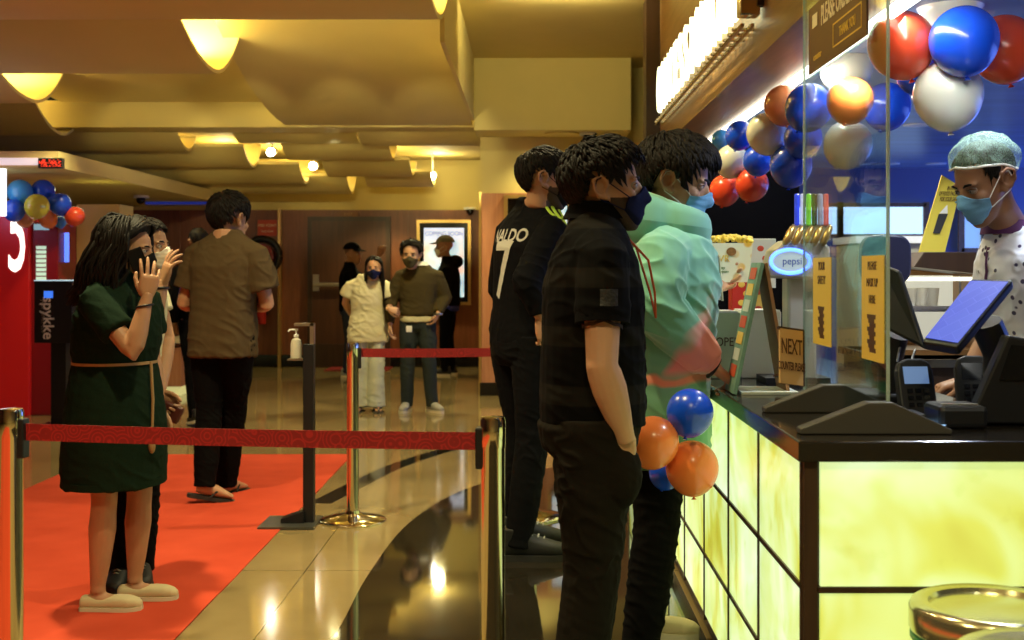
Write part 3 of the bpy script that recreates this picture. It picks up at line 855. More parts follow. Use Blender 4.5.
# ================================================================ the cast
def long_hair(p, n=260, z1=-.30, vol=.03, az0=62, seed=3, wave=.010, back=.03, wid=.008, side=None, m=None):
    """locks that leave the scalp, follow the skull to the ears and fall; az0: half-angle of face left open"""
    rnd = random.Random(seed); mb = MB()
    nA = 48; top = []
    for j in range(17):
        row = []
        for i in range(nA + 1):
            az = -180 + 360 * i / nA; lo = interp(HAIRLINE['long'], abs(az))[0]; el = lerp(lo, 90, j / 16)
            row.append(p.scalp(az, el, -.004 + (vol * .7 + .004) * min(1, ((el - lo) / 14) ** .6))[0])
        top.append(row)
    mb.sheet(top)
    for _ in range(n):
        az = rnd.uniform(az0, 360 - az0); az = az if az <= 180 else az - 360
        lo = interp(HAIRLINE['long'], abs(az))[0]; el = rnd.uniform(max(lo, 0), 85)
        q, d = p.scalp(az, el, vol * .5); pts = [q]
        out = vol * rnd.uniform(.5, 1.3); ph = rnd.uniform(0, 6.3); aa = az
        e = el
        while e > -5:
            e -= 28; pts.append(p.scalp(aa, max(e, -5), out)[0])
        zl = pts[-1].z; end = z1 * rnd.uniform(.8, 1.05); steps = 5
        for i in range(1, steps + 1):
            t = i / steps; dd = V((math.sin(R(aa)), math.cos(R(aa)), 0)); b = pts[-1]
            x, y = b.x * (1 - .05 * t), b.y - back * t / steps * 2
            if side is not None and aa < 0: x += (side - x) * .30 * t; y += (.06 - y) * .3 * t
            sc = 1 + .25 * math.sin(t * 3)
            pts.append(V((x + wave * math.sin(ph + t * 7) * .7 + dd.x * .004 * sc, y + wave * math.cos(ph * 1.3 + t * 8) + dd.y * .004, lerp(zl, end, t))))
        w = wid * rnd.uniform(.7, 1.3); k = len(pts)
        mb.tube(pts, [w * (.7 if i == 0 else 1.1 if i < k - 2 else .75 if i < k - 1 else .15) for i in range(k)], 5)
    for _ in range(int(n * .35)):
        sg = rnd.choice((-1, 1)); a0 = rnd.uniform(2, 40); pts = []; lo0 = interp(HAIRLINE['long'], a0)[0]
        e0 = rnd.uniform(lo0 + 3, 86); k = 7
        for i in range(k):
            t = i / (k - 1); az = sg * lerp(a0, 84, t ** .8); lo = interp(HAIRLINE['long'], abs(az))[0]
            el = max(lerp(e0, -2, t ** 1.6), lo + 2 * (1 - t)); pts.append(p.scalp(az, el, vol * .75 + .004 * math.sin(t * 3))[0])
        b = pts[-1]
        for i in range(1, 4): pts.append(V((b.x * (1 + .03 * i), b.y - .012 * i - back * .15 * i, lerp(b.z, z1 * rnd.uniform(.5, .8), i / 3))) + V((wave * math.sin(i * 2 + a0) * .6, wave * math.cos(i * 2 + a0) * .6, 0)))
        w = wid * rnd.uniform(.8, 1.3); mb.tube(pts, [w * (.7 if i == 0 else 1.1 if i < len(pts) - 2 else .8 if i < len(pts) - 1 else .15) for i in range(len(pts))], 5)
    mb.xf(p.HM)
    return mb.build('hair', m or M['hair'], p.root, smooth=180, fix=False)

def cap_hat(p, m, brim_dir=0):
    mb = MB(); g = []
    for j in range(12):
        row = []
        for i in range(37):
            az = -180 + 10 * i; el = lerp(8, 90, j / 11)
            row.append(p.scalp(az, el, .022)[0] + V((0, -.004, .012)))
        g.append(row)
    mb.sheet(g)
    gb = []
    for i in range(13):
        az = -55 + 110 * i / 12; a = p.scalp(az, 8, .022)[0] + V((0, -.004, .012))
        b = a + V((math.sin(R(az)) * .02, .075 * math.cos(R(az * 1.3)), -.018))
        gb.append([a, (a + b) / 2 + V((0, 0, .004)), b])
    mb.sheet(gb, (0, 0, -.005))
    mb.xf(p.HM)
    return mb.build('cap', m, p.root, smooth=50)

def sandal(p, leg, m):
    hp, kn, an, fd = leg; k = p.k
    side = fd.cross(V((0, 0, 1))).normalized(); up = side.cross(fd).normalized(); base = an - up * .097 * k
    M4 = Matrix((side, fd, up)).transposed().to_4x4(); M4.translation = base
    prof = [(-.08, .018), (-.07, .032), (-.03, .036), (.03, .036), (.09, .046), (.14, .045), (.175, .034), (.19, .014)]
    s = MB().prism([V((w, y, 0)) for y, w in prof] + [V((-w, y, 0)) for y, w in reversed(prof)], V((0, 0, .020))).xf(M4)
    o = s.build('sandal', m, p.root, smooth=40)
    t = MB()
    for q in (-1, 1): t.tube([(q * .042, .045, .018), (q * .036, .075, .055), (q * .012, .115, .056), (0, .140, .022)], (.006), 8)
    t.xf(M4); t.build('strap', M['soleblack'], o)
    return o

# ---- woman in the green dress, telephoning
p = Person('woman in short dark green belted dress holding a phone to her face', -1.675, 4.80, -20, 1.56, 'skin_tan')
p.lean = lambda u: (0, .02 + max(0, u - 1.1) * .10)
p.head(P(131, 249, 4.78), yaw=-14, pitch=6, hs=1.0) if False else p.head(P(131, 249, 4.78), yaw=-14, pitch=6, neck=p.L(0, .03, 1.46))
p.core()
aR = p.arm('R', P(133, 353, 4.56), P(147, 297, 4.60), hand=dict(dir=(.12, .06, 1), normal=(-.42, .9, 0), curl=(8, 10, 14, 20), spread=7))
aL = p.arm('L', (-.21, .06, 1.10), (-.18, .12, .86), hand=dict(dir=(.1, 0, -1), normal=(0, -1, 0)))
lR = p.leg('R', (.10, .01), yaw=-20, g=1.08); lL = p.leg('L', (-.10, .05), yaw=-20, g=1.08, hip=(-.088, .06, .90))
p.finish_body()
d = MB()
p.torso(d, [(.545, .235, .205), (.70, .238, .21), (.85, .23, .205), (.97, .215, .19), (1.09, .185, .165), (1.2, .20, .175), (1.3, .20, .165), (1.38, .18, .13), (1.43, .14, .095), (1.465, .09, .068), (1.48, .075, .062)])
p.sleeve(d, *aR, .62, r=(.082, .074, 0, 0)); p.sleeve(d, *aL, .62, r=(.082, .074, 0, 0), side='L')
p.garment('dress', d, M['greendress'], amp=.009, fr=8)
p.ring('hem_band', M['greendress'], .547, .240, .210, .03, .012)
bt = p.ring('belt', mat('tan_cord', (.32, .2, .08), .6), 1.085, .196, .176, .012, .01)
tie = MB(); tie.tube([P(151, 362, 4.72), P(153, 400, 4.70), P(152, 440, 4.70)], [.006, .006, .005], 8); tie.ell(P(152, 446, 4.70), (.014, .014, .03), n=10, m=8)
tie.build('tie', bt.data.materials[0], bt)
col = p.ring('collar', M['greendress'], 1.455, .098, .082, .03, .012, flare=-.018)
for l in (lR, lL): p.shoe(l, M['shoewhite'], M['sole'], 'flat')
long_hair(p, 620, z1=-.27, vol=.052, az0=70, seed=5, wave=.018, back=.05, wid=.006)
p.mask(M['maskblack'], label='dark face mask')
br = MB(); w = aR[2].lerp(aR[1], .16)
br.tube([w + (V((math.cos(a), math.sin(a), .2 * math.cos(a))) * .031) for a in [2 * math.pi * i / 20 for i in range(21)]], .004, 6, caps=False); br.build('bracelet', M['black'], p.root)
woman = p
ph = MB().box((0, 0, 0), (.062, .008, .125)); ph.xf(Matrix.Translation(P(139, 264, 4.675)) @ Matrix.Rotation(R(20), 4, 'Z') @ Matrix.Rotation(R(-22), 4, 'Y'))
ph.build('mobile_phone', M['blackgloss'], bevel=.004, label='dark mobile phone pressed to the cheek of the woman in green', cat='phone')

# ---- person behind her, waving
p = Person('person in cream top and white mask behind the woman in green, one hand raised', -1.70, 5.12, -8, 1.62, 'skin_tan')
p.lean = lambda u: (0, max(0, u - 1.0) * .06)
p.head(P(148, 246, 5.1), yaw=6, pitch=0, neck=p.L(0, .04, 1.46)); p.core()
aR = p.arm('R', P(152, 322, 5.0), P(163, 284, 5.02), hand=dict(dir=(.25, 0, 1), normal=(.5, .4, .1), curl=(10, 14, 18, 22), spread=9), g=.95)
aL = p.arm('L', (-.16, .10, 1.12), P(160, 394, 5.08), hand=dict(dir=(.75, -.05, -.7), normal=(.2, -.9, -.3), curl=(40, 45, 45, 50)), g=.95)
lR = p.leg('R', (.045, -.03), yaw=75); lL = p.leg('L', (-.05, .02), yaw=60)
p.finish_body(); d = MB()
p.torso(d, [(.90, .17, .125), (1.0, .16, .12), (1.1, .155, .12), (1.2, .165, .13), (1.3, .175, .13), (1.38, .17, .115), (1.43, .13, .085), (1.465, .085, .065), (1.48, .07, .058)])
p.sleeve(d, *aR, .5, r=(.068, .062, 0, 0)); p.sleeve(d, *aL, .5, r=(.068, .062, 0, 0), side='L')
p.garment('top', d, M['cream']); p.trousers([lR, lL], M['blackcloth'])
for l in (lR, lL): p.shoe(l, M['shoeblack'], M['soleblack'], 'sneaker')
p.hair('short', seed=4); p.mask(M['maskwhite'], label='white face mask', style='pleat')
wb = MB(); w = aR[2].lerp(aR[1], .1)
wb.tube([w + (V((math.cos(a), math.sin(a), 0)) * .029) for a in [2 * math.pi * i / 20 for i in range(21)]], .005, 6, caps=False); wb.build('wristband', M['black'], p.root)
pu = MB().box((0, 0, 0), (.095, .03, .075)); pu.xf(Matrix.Translation(P(171, 412, 5.04)) @ Matrix.Rotation(R(25), 4, 'Y'))
pu.build('purse', mat('maroon_leather', (.09, .02, .015), .4), bevel=.01, label='small maroon purse held low beside the green dress', cat='purse')

# ---- man in brown T-shirt seen from behind
p = Person('man in brown olive T-shirt, dark trousers and flip-flops walking away on the red carpet', -1.80, 6.95, 74, 1.83, 'skin_tan', hs=1.12)
p.lean = lambda u: (.02 + max(0, u - .9) * .03, max(0, u - 1.0) * .04)
p.head(P(230, 219, 7.0), yaw=14, pitch=4, neck=p.L(*p.bend(0, -.01, 1.49)), neck_r=.062); p.core()
aR = p.arm('R', P(267, 304, 6.92), P(252, 306, 7.18), hand=dict(dir=(-.4, 1, .1), normal=(-.5, 0, -.8), curl=(40, 45, 50, 50)), g=1.05)
aL = p.arm('L', P(184, 303, 7.0), P(194, 306, 7.22), hand=dict(dir=(.4, 1, .1), normal=(.5, 0, -.8), curl=(40, 45, 50, 50)), g=1.05)
lL = p.leg('L', (-.055, -.06), yaw=55, heel=.035); lR = p.leg('R', (-.085, .22), yaw=12, heel=0)
p.finish_body(); d = MB()
p.torso(d, [(.805, .192, .152), (.9, .192, .152), (1.05, .188, .142), (1.2, .20, .14), (1.3, .207, .14), (1.37, .20, .12), (1.42, .165, .095), (1.455, .10, .07), (1.478, .076, .064)])
p.sleeve(d, *aR, .72, r=(.082, .088, 0, 0)); p.sleeve(d, *aL, .72, r=(.082, .08, 0, 0), side='L')
p.garment('tshirt', d, M['olive'], amp=.011, fr=7)
p.trousers([lR, lL], M['blackcloth'], r=(.105, .092, .072, .066, .058), end=.0)
for l in (lR, lL): sandal(p, l, M['soleblack'])
p.hair('short', thick=.024, nlocks=420, ln=.05, lift=.014, seed=8)

# ---- walker beyond him
p = Person('person in black, mostly hidden behind the man in the brown T-shirt', -2.89, 10.5, 120, 1.70, 'skin_brown', vox=.012)
p.head((0, .04, 1.635), yaw=10); p.core()
aR = p.arm('R', (.23, -.02, 1.12), (.2, .12, .9), hand=dict(dir=(0, .3, -1), normal=(0, 0, 0) if 0 else (0.3, 1, 0)))
aL = p.arm('L', (-.23, -.02, 1.12), (-.2, .12, .9), hand=dict(dir=(0, .3, -1), normal=(0.3, 1, 0)))
lL = p.leg('L', (-.10, -.24), heel=.03); lR = p.leg('R', (.09, .22))
p.finish_body(); d = MB()
p.torso(d, [(.86, .17, .12), (1.05, .16, .12), (1.2, .18, .13), (1.3, .19, .13), (1.37, .185, .12), (1.42, .15, .09), (1.46, .095, .068), (1.48, .075, .06)])
p.sleeve(d, *aR, 1.9); p.sleeve(d, *aL, 1.9, side='L'); p.garment('jacket', d, M['blackcloth']); p.trousers([lR, lL], M['blackcloth'])
for l in (lR, lL): p.shoe(l, M['shoeblack'], M['sole'])
p.hair('short', nlocks=120, seed=9)

# ---- couple facing the camera
p = Person('man in dark olive sweater, white collar and jeans linking arms with a woman', -1.075, 11.4, -92, 1.64, 'skin_light', vox=.009, hs=1.14)
p.lean = lambda u: (-.01 - .03 * max(0, u - 1), 0)
p.head(P(411, 254.5, 11.28), yaw=0, pitch=6, neck=p.L(.02, -.01, 1.475)); p.core()
aR = p.arm('R', (.27, .0, 1.12), P(390, 325, 11.3), hand=dict(dir=(0, 0, -1), normal=(1, 0, 0)))
aL = p.arm('L', (-.285, -.04, 1.15), P(438, 314, 11.3), hand=dict(dir=(-.5, .1, -1), normal=(-1, .2, 0)))
lR = p.leg('R', (.10, .02), yaw=8); lL = p.leg('L', (-.16, .04), yaw=-38)
p.finish_body(); d = MB()
p.torso(d, [(.965, .185, .13), (1.0, .19, .135), (1.1, .185, .13), (1.2, .195, .135), (1.3, .205, .135), (1.38, .20, .12), (1.43, .15, .09), (1.465, .095, .07), (1.48, .076, .062)])
p.sleeve(d, *aR, 1.92, r=(.082, .075, .058, .046)); p.sleeve(d, *aL, 1.92, r=(.082, .075, .058, .046), side='L')
p.garment('sweater', d, M['darksweater'], amp=.008)
d = MB(); p.torso(d, [(.905, .18, .128), (.95, .178, .126), (1.0, .16, .115)]); p.garment('shirt_tail', d, M['cream'], label='cream shirt tail under the sweater')
p.ring('shirt_collar', M['maskwhite'], 1.455, .105, .09, .04, .016, flare=-.022)
p.trousers([lR, lL], M['bluegreyjean'], r=(.10, .092, .072, .064, .06))
for l in (lR, lL): p.shoe(l, M['shoegrey'], M['sole'])
p.hair('short', thick=.022, nlocks=260, ln=.045, lift=.02, fringe=.012, seed=11); p.mask(M['maskolive'], label='olive face mask')
tg = MB().box(P(409, 329, 11.2), (.055, .01, .06)); tg.build('tag', M['whiteplastic'], p.root, bevel=.004)
wt = MB(); wq = aL[2]; wt.tube([wq + V((math.cos(a) * .036, math.sin(a) * .036, 0)) for a in [2 * math.pi * i / 16 for i in range(17)]], .011, 6, caps=False); wt.build('watch', M['brushed'], p.root)

p = Person('woman in cream blouse and pale trousers and navy mask linking arms with a man', -1.54, 11.4, -84, 1.52, 'skin_light', vox=.009, hs=1.04)
p.head(P(374, 268, 11.3), yaw=4, pitch=3, neck=p.L(0, -.01, 1.475)); p.core()
aR = p.arm('R', P(345, 303, 11.42), P(357, 322, 11.6), hand=dict(dir=(1, .3, -.4), normal=(0, -1, 0)))
aL = p.arm('L', (-.24, .03, 1.14), P(389, 309, 11.22), hand=dict(dir=(1, -.1, -.25), normal=(.1, .8, -.4), curl=(35, 40, 40, 45)))
lR = p.leg('R', (.09, .0), yaw=12); lL = p.leg('L', (-.09, .04), yaw=-12)
p.finish_body(); d = MB()
p.torso(d, [(.755, .225, .16), (.85, .225, .16), (.95, .205, .15), (1.08, .18, .135), (1.2, .19, .145), (1.3, .19, .14), (1.38, .18, .115), (1.43, .145, .085), (1.46, .105, .068), (1.47, .09, .06)])
p.sleeve(d, *aR, .62, r=(.08, .095, 0, 0)); p.sleeve(d, *aL, .62, r=(.08, .095, 0, 0), side='L')
p.garment('blouse', d, M['cream'], amp=.012)
p.trousers([lR, lL], M['paletrouser'], r=(.11, .10, .09, .092, .098), amp=.012)
for l in (lR, lL): sandal(p, l, M['soleblack'])
long_hair(p, 150, z1=-.40, vol=.012, az0=82, seed=21, side=-.10, wid=.009, back=.05); p.mask(M['masknavy'], label='navy face mask')

# ---- two in black by the back wall
p = Person('person in black jacket and dark cap pointing, behind the woman in cream', -2.27, 15.1, 2, 1.66, 'skin_brown', vox=.012, hs=1.1)
p.head(P(353, 254, 15.1), yaw=25); p.core()
aR = p.arm('R', (.2, .05, 1.12), (.18, .2, .98), hand=dict(dir=(1, 0, -.5), normal=(0, 1, 0)))
aL = p.arm('L', (-.2, .18, 1.26), P(379, 255, 15.0), hand=dict(dir=(.3, 0, 1), normal=(0, 1, 0), spread=12))
lR = p.leg('R', (.09, -.03)); lL = p.leg('L', (-.09, .06))
p.finish_body(); d = MB()
p.torso(d, [(.86, .18, .14), (1.05, .17, .135), (1.2, .19, .14), (1.3, .2, .14), (1.37, .19, .12), (1.42, .15, .09), (1.46, .1, .075), (1.49, .08, .07)])
p.sleeve(d, *aR, 1.95, r=(.08, .075, .06, .05)); p.sleeve(d, *aL, 1.85, r=(.08, .075, .06, .05), side='L'); p.garment('jacket', d, M['blackcloth'])
p.trousers([lR, lL], mat('navy_jeans', (.015, .02, .04), .8)); [p.shoe(l, M['shoegrey'], M['sole']) for l in (lR, lL)]
cap_hat(p, M['blackcloth'])

p = Person('person in black hoodie and khaki cap before the lit back wall poster', -1.04, 15.3, 176, 1.72, 'skin_brown', vox=.012, hs=1.1)
p.head(P(444, 247, 15.3), yaw=-10); p.core()
aR = p.arm('R', (.22, .02, 1.12), (.19, .16, .95), hand=dict(dir=(-1, 0, -.5), normal=(0, 1, 0)))
aL = p.arm('L', (-.22, .02, 1.12), (-.19, .16, .95), hand=dict(dir=(-1, 0, -.5), normal=(0, 1, 0)))
lR = p.leg('R', (.09, -.03)); lL = p.leg('L', (-.09, .03))
p.finish_body(); d = MB()
p.torso(d, [(.90, .2, .16), (1.05, .19, .15), (1.2, .21, .155), (1.3, .215, .15), (1.37, .2, .13), (1.42, .16, .1), (1.47, .11, .09), (1.51, .09, .085)])
p.sleeve(d, *aR, 1.95, r=(.085, .08, .065, .055)); p.sleeve(d, *aL, 1.95, r=(.085, .08, .065, .055), side='L'); p.garment('hooded_jacket', d, M['blackcloth'])
d = MB(); p.torso(d, [(.83, .185, .14), (.9, .19, .14), (.95, .17, .13)]); p.garment('shirt_tail', d, mat('royal_blue_cotton', (.02, .03, .25), .8), label='blue shirt tail under the jacket')
hd = MB(); hd.ell(p.L(0, -.085, 1.47), V((.11, .11, .09)), n=16, m=10); p.garment('hood', hd, M['blackcloth'])
p.trousers([lR, lL], M['blackcloth']); [p.shoe(l, M['shoeblack'], M['sole']) for l in (lR, lL)]
cap_hat(p, mat('khaki_cap', (.12, .10, .05), .8)); p.mask(M['maskwhite'], label='pale face mask')

# ---- man in black sports jersey
p = Person('tall man in black sports jersey numbered 7 with lime shoulder stripes', -.005, 5.70, 32, 1.95, 'skin_tan', hs=1.02)
p.lean = lambda u: (0, -.02 + max(0, u - 1.0) * .10)
p.head(P(545, 179, 5.64), yaw=26, pitch=2, beard=True, neck=p.L(*p.bend(0, .0, 1.475)), neck_r=.060); p.core()
aR = p.arm('R', P(527, 281, 5.40), P(541, 317, 5.40), hand=dict(dir=(.3, 0, -1), normal=(-.3, .9, 0), curl=(25, 30, 35, 35)))
aL = p.arm('L', (-.23, .0, 1.12), (-.18, .15, .92), hand=dict(dir=(.3, .3, -1), normal=(.3, -.9, 0)))
lR = p.leg('R', (.09, -.11), yaw=30); lL = p.leg('L', (-.12, .02), yaw=26)
p.finish_body(); d = MB()
p.torso(d, [(.875, .175, .13), (.95, .175, .13), (1.05, .168, .125), (1.2, .185, .135), (1.3, .195, .14), (1.37, .19, .12), (1.42, .155, .095), (1.455, .10, .072), (1.485, .078, .066)])
p.sleeve(d, *aR, 1.9, r=(.078, .068, .05, .042)); p.sleeve(d, *aL, 1.9, r=(.078, .068, .05, .042), side='L')
o = p.garment('jersey', d, M['blackjersey'], amp=.008)
jb = p.last_bvh
yx = -p.r  # text runs left to right as seen from behind: from his left to his right
text_on('number', '7', p.L(*p.bend(.0, -.2, 1.19)), p.r, p.u, .38, M['maskwhite'], o, sx=.8, bold=.004, bvh=jb)
text_on('lettering', 'NALDO', p.L(*p.bend(.01, -.2, 1.345)), p.r, p.u, .085, M['maskwhite'], o, sx=.9, bold=.002, bvh=jb)
ye = mat('lime_stripe', (.45, .65, .05), .6)
for i in range(3):
    sb = MB(); pts = []
    for t in [q / 10 for q in range(11)]:
        b = p.L(*p.bend(.085 + .11 * t, .020 - .030 * i - .01 * t, 1.75))
        h = jb.ray_cast(b, V((0, 0, -1)))
        if h[0] is not None: pts.append(h[0])
    for _ in range(4): pts = [pts[0]] + [(pts[j - 1] + pts[j] + pts[j + 1]) / 3 for j in range(1, len(pts) - 1)] + [pts[-1]]
    sb.tube([q + V((0, 0, .002)) for q in pts], [(.0045, .009)] * len(pts), 8, ref=p.u); sb.build('shoulder_stripe', ye, o)
p.trousers([lR, lL], M['darkjean'], r=(.105, .09, .07, .062, .058))
for l in (lR, lL): p.shoe(l, M['shoeblack'], M['soleblack'], ln=1.08)
p.hair('short', thick=.020, nlocks=460, ln=.045, lift=.010, fringe=.02, seed=14); p.mask(M['maskblack'], label='black face mask')

# ---- man in the black polo
p = Person('bearded man in black tonal striped polo with hand in pocket beside the counter queue', .172, 3.40, 2, 1.76, 'skin_light', vox=.0045)
p.lean = lambda u: (0, .005 + max(0, u - 1.25) * .03)
p.head(P(606, 187, 3.39), yaw=4, pitch=-3, beard=True, neck=p.L(*p.bend(0, -.005, 1.47)), neck_r=.062); p.core()
aR = p.arm('R', P(602, 366, 3.175), P(624, 434, 3.225), sh=P(603, 250, 3.235), hand=dict(dir=(-.16, .30, -1), normal=(0, 1, .3), curl=(20, 22, 25, 28), thumb=(.3, 1, .2)), g=1.12)
aL = p.arm('L', (-.235, -.03, 1.12), (-.23, .0, .88), hand=dict(dir=(0, .05, -1), normal=(0, -1, 0)))
lR = p.leg('R', (.10, -.07), knee=p.L(.095, -.005, .50)); lL = p.leg('L', (-.11, -.02))
p.finish_body(); d = MB()
p.torso(d, [(.905, .184, .148), (.95, .188, .150), (1.05, .19, .148), (1.18, .192, .143), (1.28, .198, .140), (1.36, .195, .122), (1.41, .165, .098), (1.45, .105, .076), (1.475, .082, .07)])
p.sleeve(d, *aR, .60, r=(.082, .072, 0, 0)); p.sleeve(d, *aL, .60, r=(.082, .07, 0, 0), side='L')
o = p.garment('polo_shirt', d, M['polo'], amp=.008, fr=8)
pb = p.last_bvh
p.ring('collar', M['blackcloth'], 1.455, .100, .092, .048, .012, flare=-.022, tilt=.0)
cf = MB(); ce = aR[0].lerp(aR[1], .585); ax = (aR[1] - aR[0]).normalized()
sd = ax.cross(V((0, 1, 0))).normalized(); s2 = ax.cross(sd)
g = []
for j in range(25):
    a = 2 * math.pi * j / 24; row = []
    for t, r_ in ((-.018, .0735), (.012, .0735), (.012, .062), (-.018, .062), (-.018, .0735)): row.append(ce + ax * t + (sd * math.cos(a) + s2 * math.sin(a)) * r_ * p.k)
    g.append(row)
cf.sheet(g); cf.build('sleeve_cuff', M['blackcloth'], o, smooth=45)
ptc = MB(); c0 = P(609, 297, 3.1)
gg = []
for i in range(6):
    row = []
    for j in range(6):
        q = P(600 + 18 * i / 5, 289 + 17 * j / 5, 2.9); h = pb.ray_cast(q, (P(600 + 18 * i / 5, 289 + 17 * j / 5, 3.4) - q).normalized())
        row.append((h[0] if h[0] is not None else q) + V((0, -.0015, 0)))
    gg.append(row)
ptc.sheet(gg); ptc.build('sleeve_patch', mat('black_patch', (.009, .008, .007), .6, bump=.4, scale=120), o, smooth=60)
tt = MB(); te = aR[0].lerp(aR[1], .645); g = []
for j in range(25):
    a = 2 * math.pi * j / 24; row = []
    for t in (-.006, .004): row.append(te + ax * (t + .005 * math.sin(a * 3) + .003 * math.sin(a * 7)) + (sd * math.cos(a) + s2 * math.sin(a)) * .0545 * p.k)
    g.append(row)
tt.sheet(g); tt.build('tattoo', M['beard'], p.root, smooth=60)
p.trousers([lR, lL], M['blackcords'], waist=1.0, r=(.112, .10, .078, .07, .066), wid=(.175, .182, .18), dep=(.135, .145, .148), amp=.010, bulge=(aR[2] + V((-.012, .035, -.115)), (.066, .058, .095)))
for l in (lR, lL): p.shoe(l, M['shoeblack'], M['soleblack'])
p.hair('short', thick=.026, nlocks=700, ln=.05, lift=.014, fringe=.045, seed=17, wid=.0055, jitter=.5); p.mask(M['masknavy'], label='navy face mask')
lz = MB(); lz.tube([p.L(.05, .10, 1.42), p.L(.06, .155, 1.36), p.L(.045, .175, 1.27), p.L(.03, .18, 1.20), p.L(.02, .165, 1.27), p.L(-.02, .13, 1.40)], .0035, 8)
lz.build('lanyard', mat('orange_cord', (.5, .08, .02), .6), p.root)

# ---- man in the tie-dye hoodie at the counter
p = Person('man in mint and pink tie-dye hoodie with blue surgical mask leaning at the counter', .43, 4.06, -4, 1.775, 'skin_light', vox=.005, hs=1.10)
p.lean = lambda u: (0, max(0, u - .95) * .10)
p.head(P(677, 181, 4.03), yaw=10, pitch=14, neck=p.L(*p.bend(0, .0, 1.475)), neck_r=.062); p.core()
aR = p.arm('R', P(654, 306, 3.79), P(713, 367, 3.86), sh=P(664, 247, 3.87), hand=dict(dir=(.7, .35, -.5), normal=(-.2, .35, -1), curl=(44, 48, 50, 55), thumb=(.7, .8, .1)))
aL = p.arm('L', P(672, 312, 4.36), P(702, 284, 4.46), hand=dict(dir=(.75, .15, .12), normal=(.35, -.75, .35), curl=(24, 26, 28, 30)))
lL = p.leg('L', (-.335, -.03), yaw=10); lR = p.leg('R', (.15, -.06), yaw=6)
p.finish_body(); d = MB()
p.torso(d, [(.70, .215, .165), (.75, .225, .172), (.85, .23, .175), (1.0, .225, .17), (1.15, .23, .172), (1.28, .232, .172), (1.36, .22, .155), (1.41, .185, .13), (1.45, .13, .10, -.01), (1.48, .10, .092, -.015)])
p.sleeve(d, *aR, 1.9, r=(.098, .088, .072, .056)); p.sleeve(d, *aL, 1.88, r=(.095, .09, .075, .055), side='L')
o = p.garment('hoodie', d, M['hoodie'], amp=.013, fr=6.5)
# hood lying on the shoulders: a thick open roll round the neck, deeper at the back
hd = MB(); g = []
for j in range(41):
    a = 2 * math.pi * j / 40; bk = .5 - .5 * math.cos(a)   # 0 front, 1 back
    c = p.L(*p.bend(0, -.02, 1.455)); dr = p.r * math.sin(a) + p.f * math.cos(a)
    rw = .098 * abs(math.sin(a)) + .10 * abs(math.cos(a)); row = []
    h = .055 + .05 * bk; th = .028 + .034 * bk
    for i in range(13):
        b = 2 * math.pi * i / 12
        row.append(c + dr * (rw + th * math.cos(b)) * p.k + p.u * (h * math.sin(b) + .01 + .03 * bk - .015 * (1 - bk)) * p.k)
    g.append(row)
hd.sheet(g); ho = hd.build('hood', M['hoodie'], p.root, smooth=180)
for q in (1, -1):
    ds = MB(); ds.tube([p.L(*p.bend(q * .05, .115, 1.43)), p.L(*p.bend(q * .055, .16, 1.36)), p.L(*p.bend(q * .05, .185, 1.22))], .0035, 8); ds.build('drawstring', M['cream'], ho)
p.ring('waistband', M['hoodie'], .685, .212, .162, .06, .012)
for a_, k_ in ((aR, .064), (aL, .058)):
    cb = MB(); w = a_[2]; ax = (a_[2] - a_[1]).normalized(); cb.tube([w - ax * .065, w - ax * .05, w - ax * .015, w - ax * .008], [k_ * .8, k_ * .95, k_ * .72, k_ * .62], 18); cb.build('cuff', M['hoodie'], o)
bb = MB(); w = aR[2] + (aR[2] - aR[1]).normalized() * .004
bb.tube([w + (V((0, 1, 0)) * math.cos(a) + V((.55, 0, .83)) * math.sin(a)) * .034 for a in [2 * math.pi * i / 20 for i in range(21)]], .006, 8, caps=False); bb.build('bracelet', M['black'], p.root)
p.trousers([lR, lL], M['blackcloth'], r=(.105, .092, .074, .066, .060), end=.03)
for l in (lR, lL): p.shoe(l, M['shoewhite'], M['sole'], 'flat')
p.hair('short', thick=.034, nlocks=800, ln=.062, lift=.012, fringe=.05, seed=19, wid=.006, jitter=.4); p.mask(M['maskblue'], label='light blue surgical mask', style='pleat', loop_m=M['maskwhite'], up=-.006)
hoodie = p

# ---- counter staff
p = Person('staff member in hairnet, blue mask and white printed uniform looking down behind the register', 1.70, 3.90, 188, 1.73, 'skin_brown', vox=.005, hs=1.04)
p.lean = lambda u: (0, max(0, u - 1.0) * .28)
p.head(P(984, 181, 3.79), yaw=-12, pitch=24, neck=p.L(*p.bend(0, .01, 1.475))); p.core()
aR = p.arm('R', (.24, .08, 1.13), (.17, .22, .98), hand=dict(dir=(-1, 0, -.3), normal=(0, 0, -1)))
aL = p.arm('L', (-.24, .08, 1.13), (-.17, .22, .98), hand=dict(dir=(-1, 0, -.3), normal=(0, 0, -1)))
lR = p.leg('R', (.09, 0)); lL = p.leg('L', (-.09, 0))
p.finish_body(); d = MB()
p.torso(d, [(.84, .18, .13), (1.0, .175, .13), (1.2, .19, .14), (1.3, .2, .145), (1.38, .195, .125), (1.43, .15, .095), (1.465, .1, .075), (1.485, .08, .07)])
p.sleeve(d, *aR, .8, r=(.08, .074, 0, 0)); p.sleeve(d, *aL, .8, r=(.08, .074, 0, 0), side='L'); o = p.garment('uniform', d, M['uniform'], amp=.008)
pc = mat('purple_collar', (.08, .015, .10), .7)
p.ring('collar', pc, 1.452, .108, .10, .045, .016, flare=-.02, fo=.01)
pk = MB(); pl_ = p.last_bvh; g = []
for i in range(4):
    row = []
    for j in range(9):
        uu = 1.43 - .16 * j / 8; q = p.L(*p.bend(-.012 + .02 * i / 3, .5, uu)); h = pl_.ray_cast(q, -p.f); row.append((h[0] if h[0] else q) + p.f * .002)
    g.append(row)
pk.sheet(g); pk.build('placket', pc, o, smooth=60)
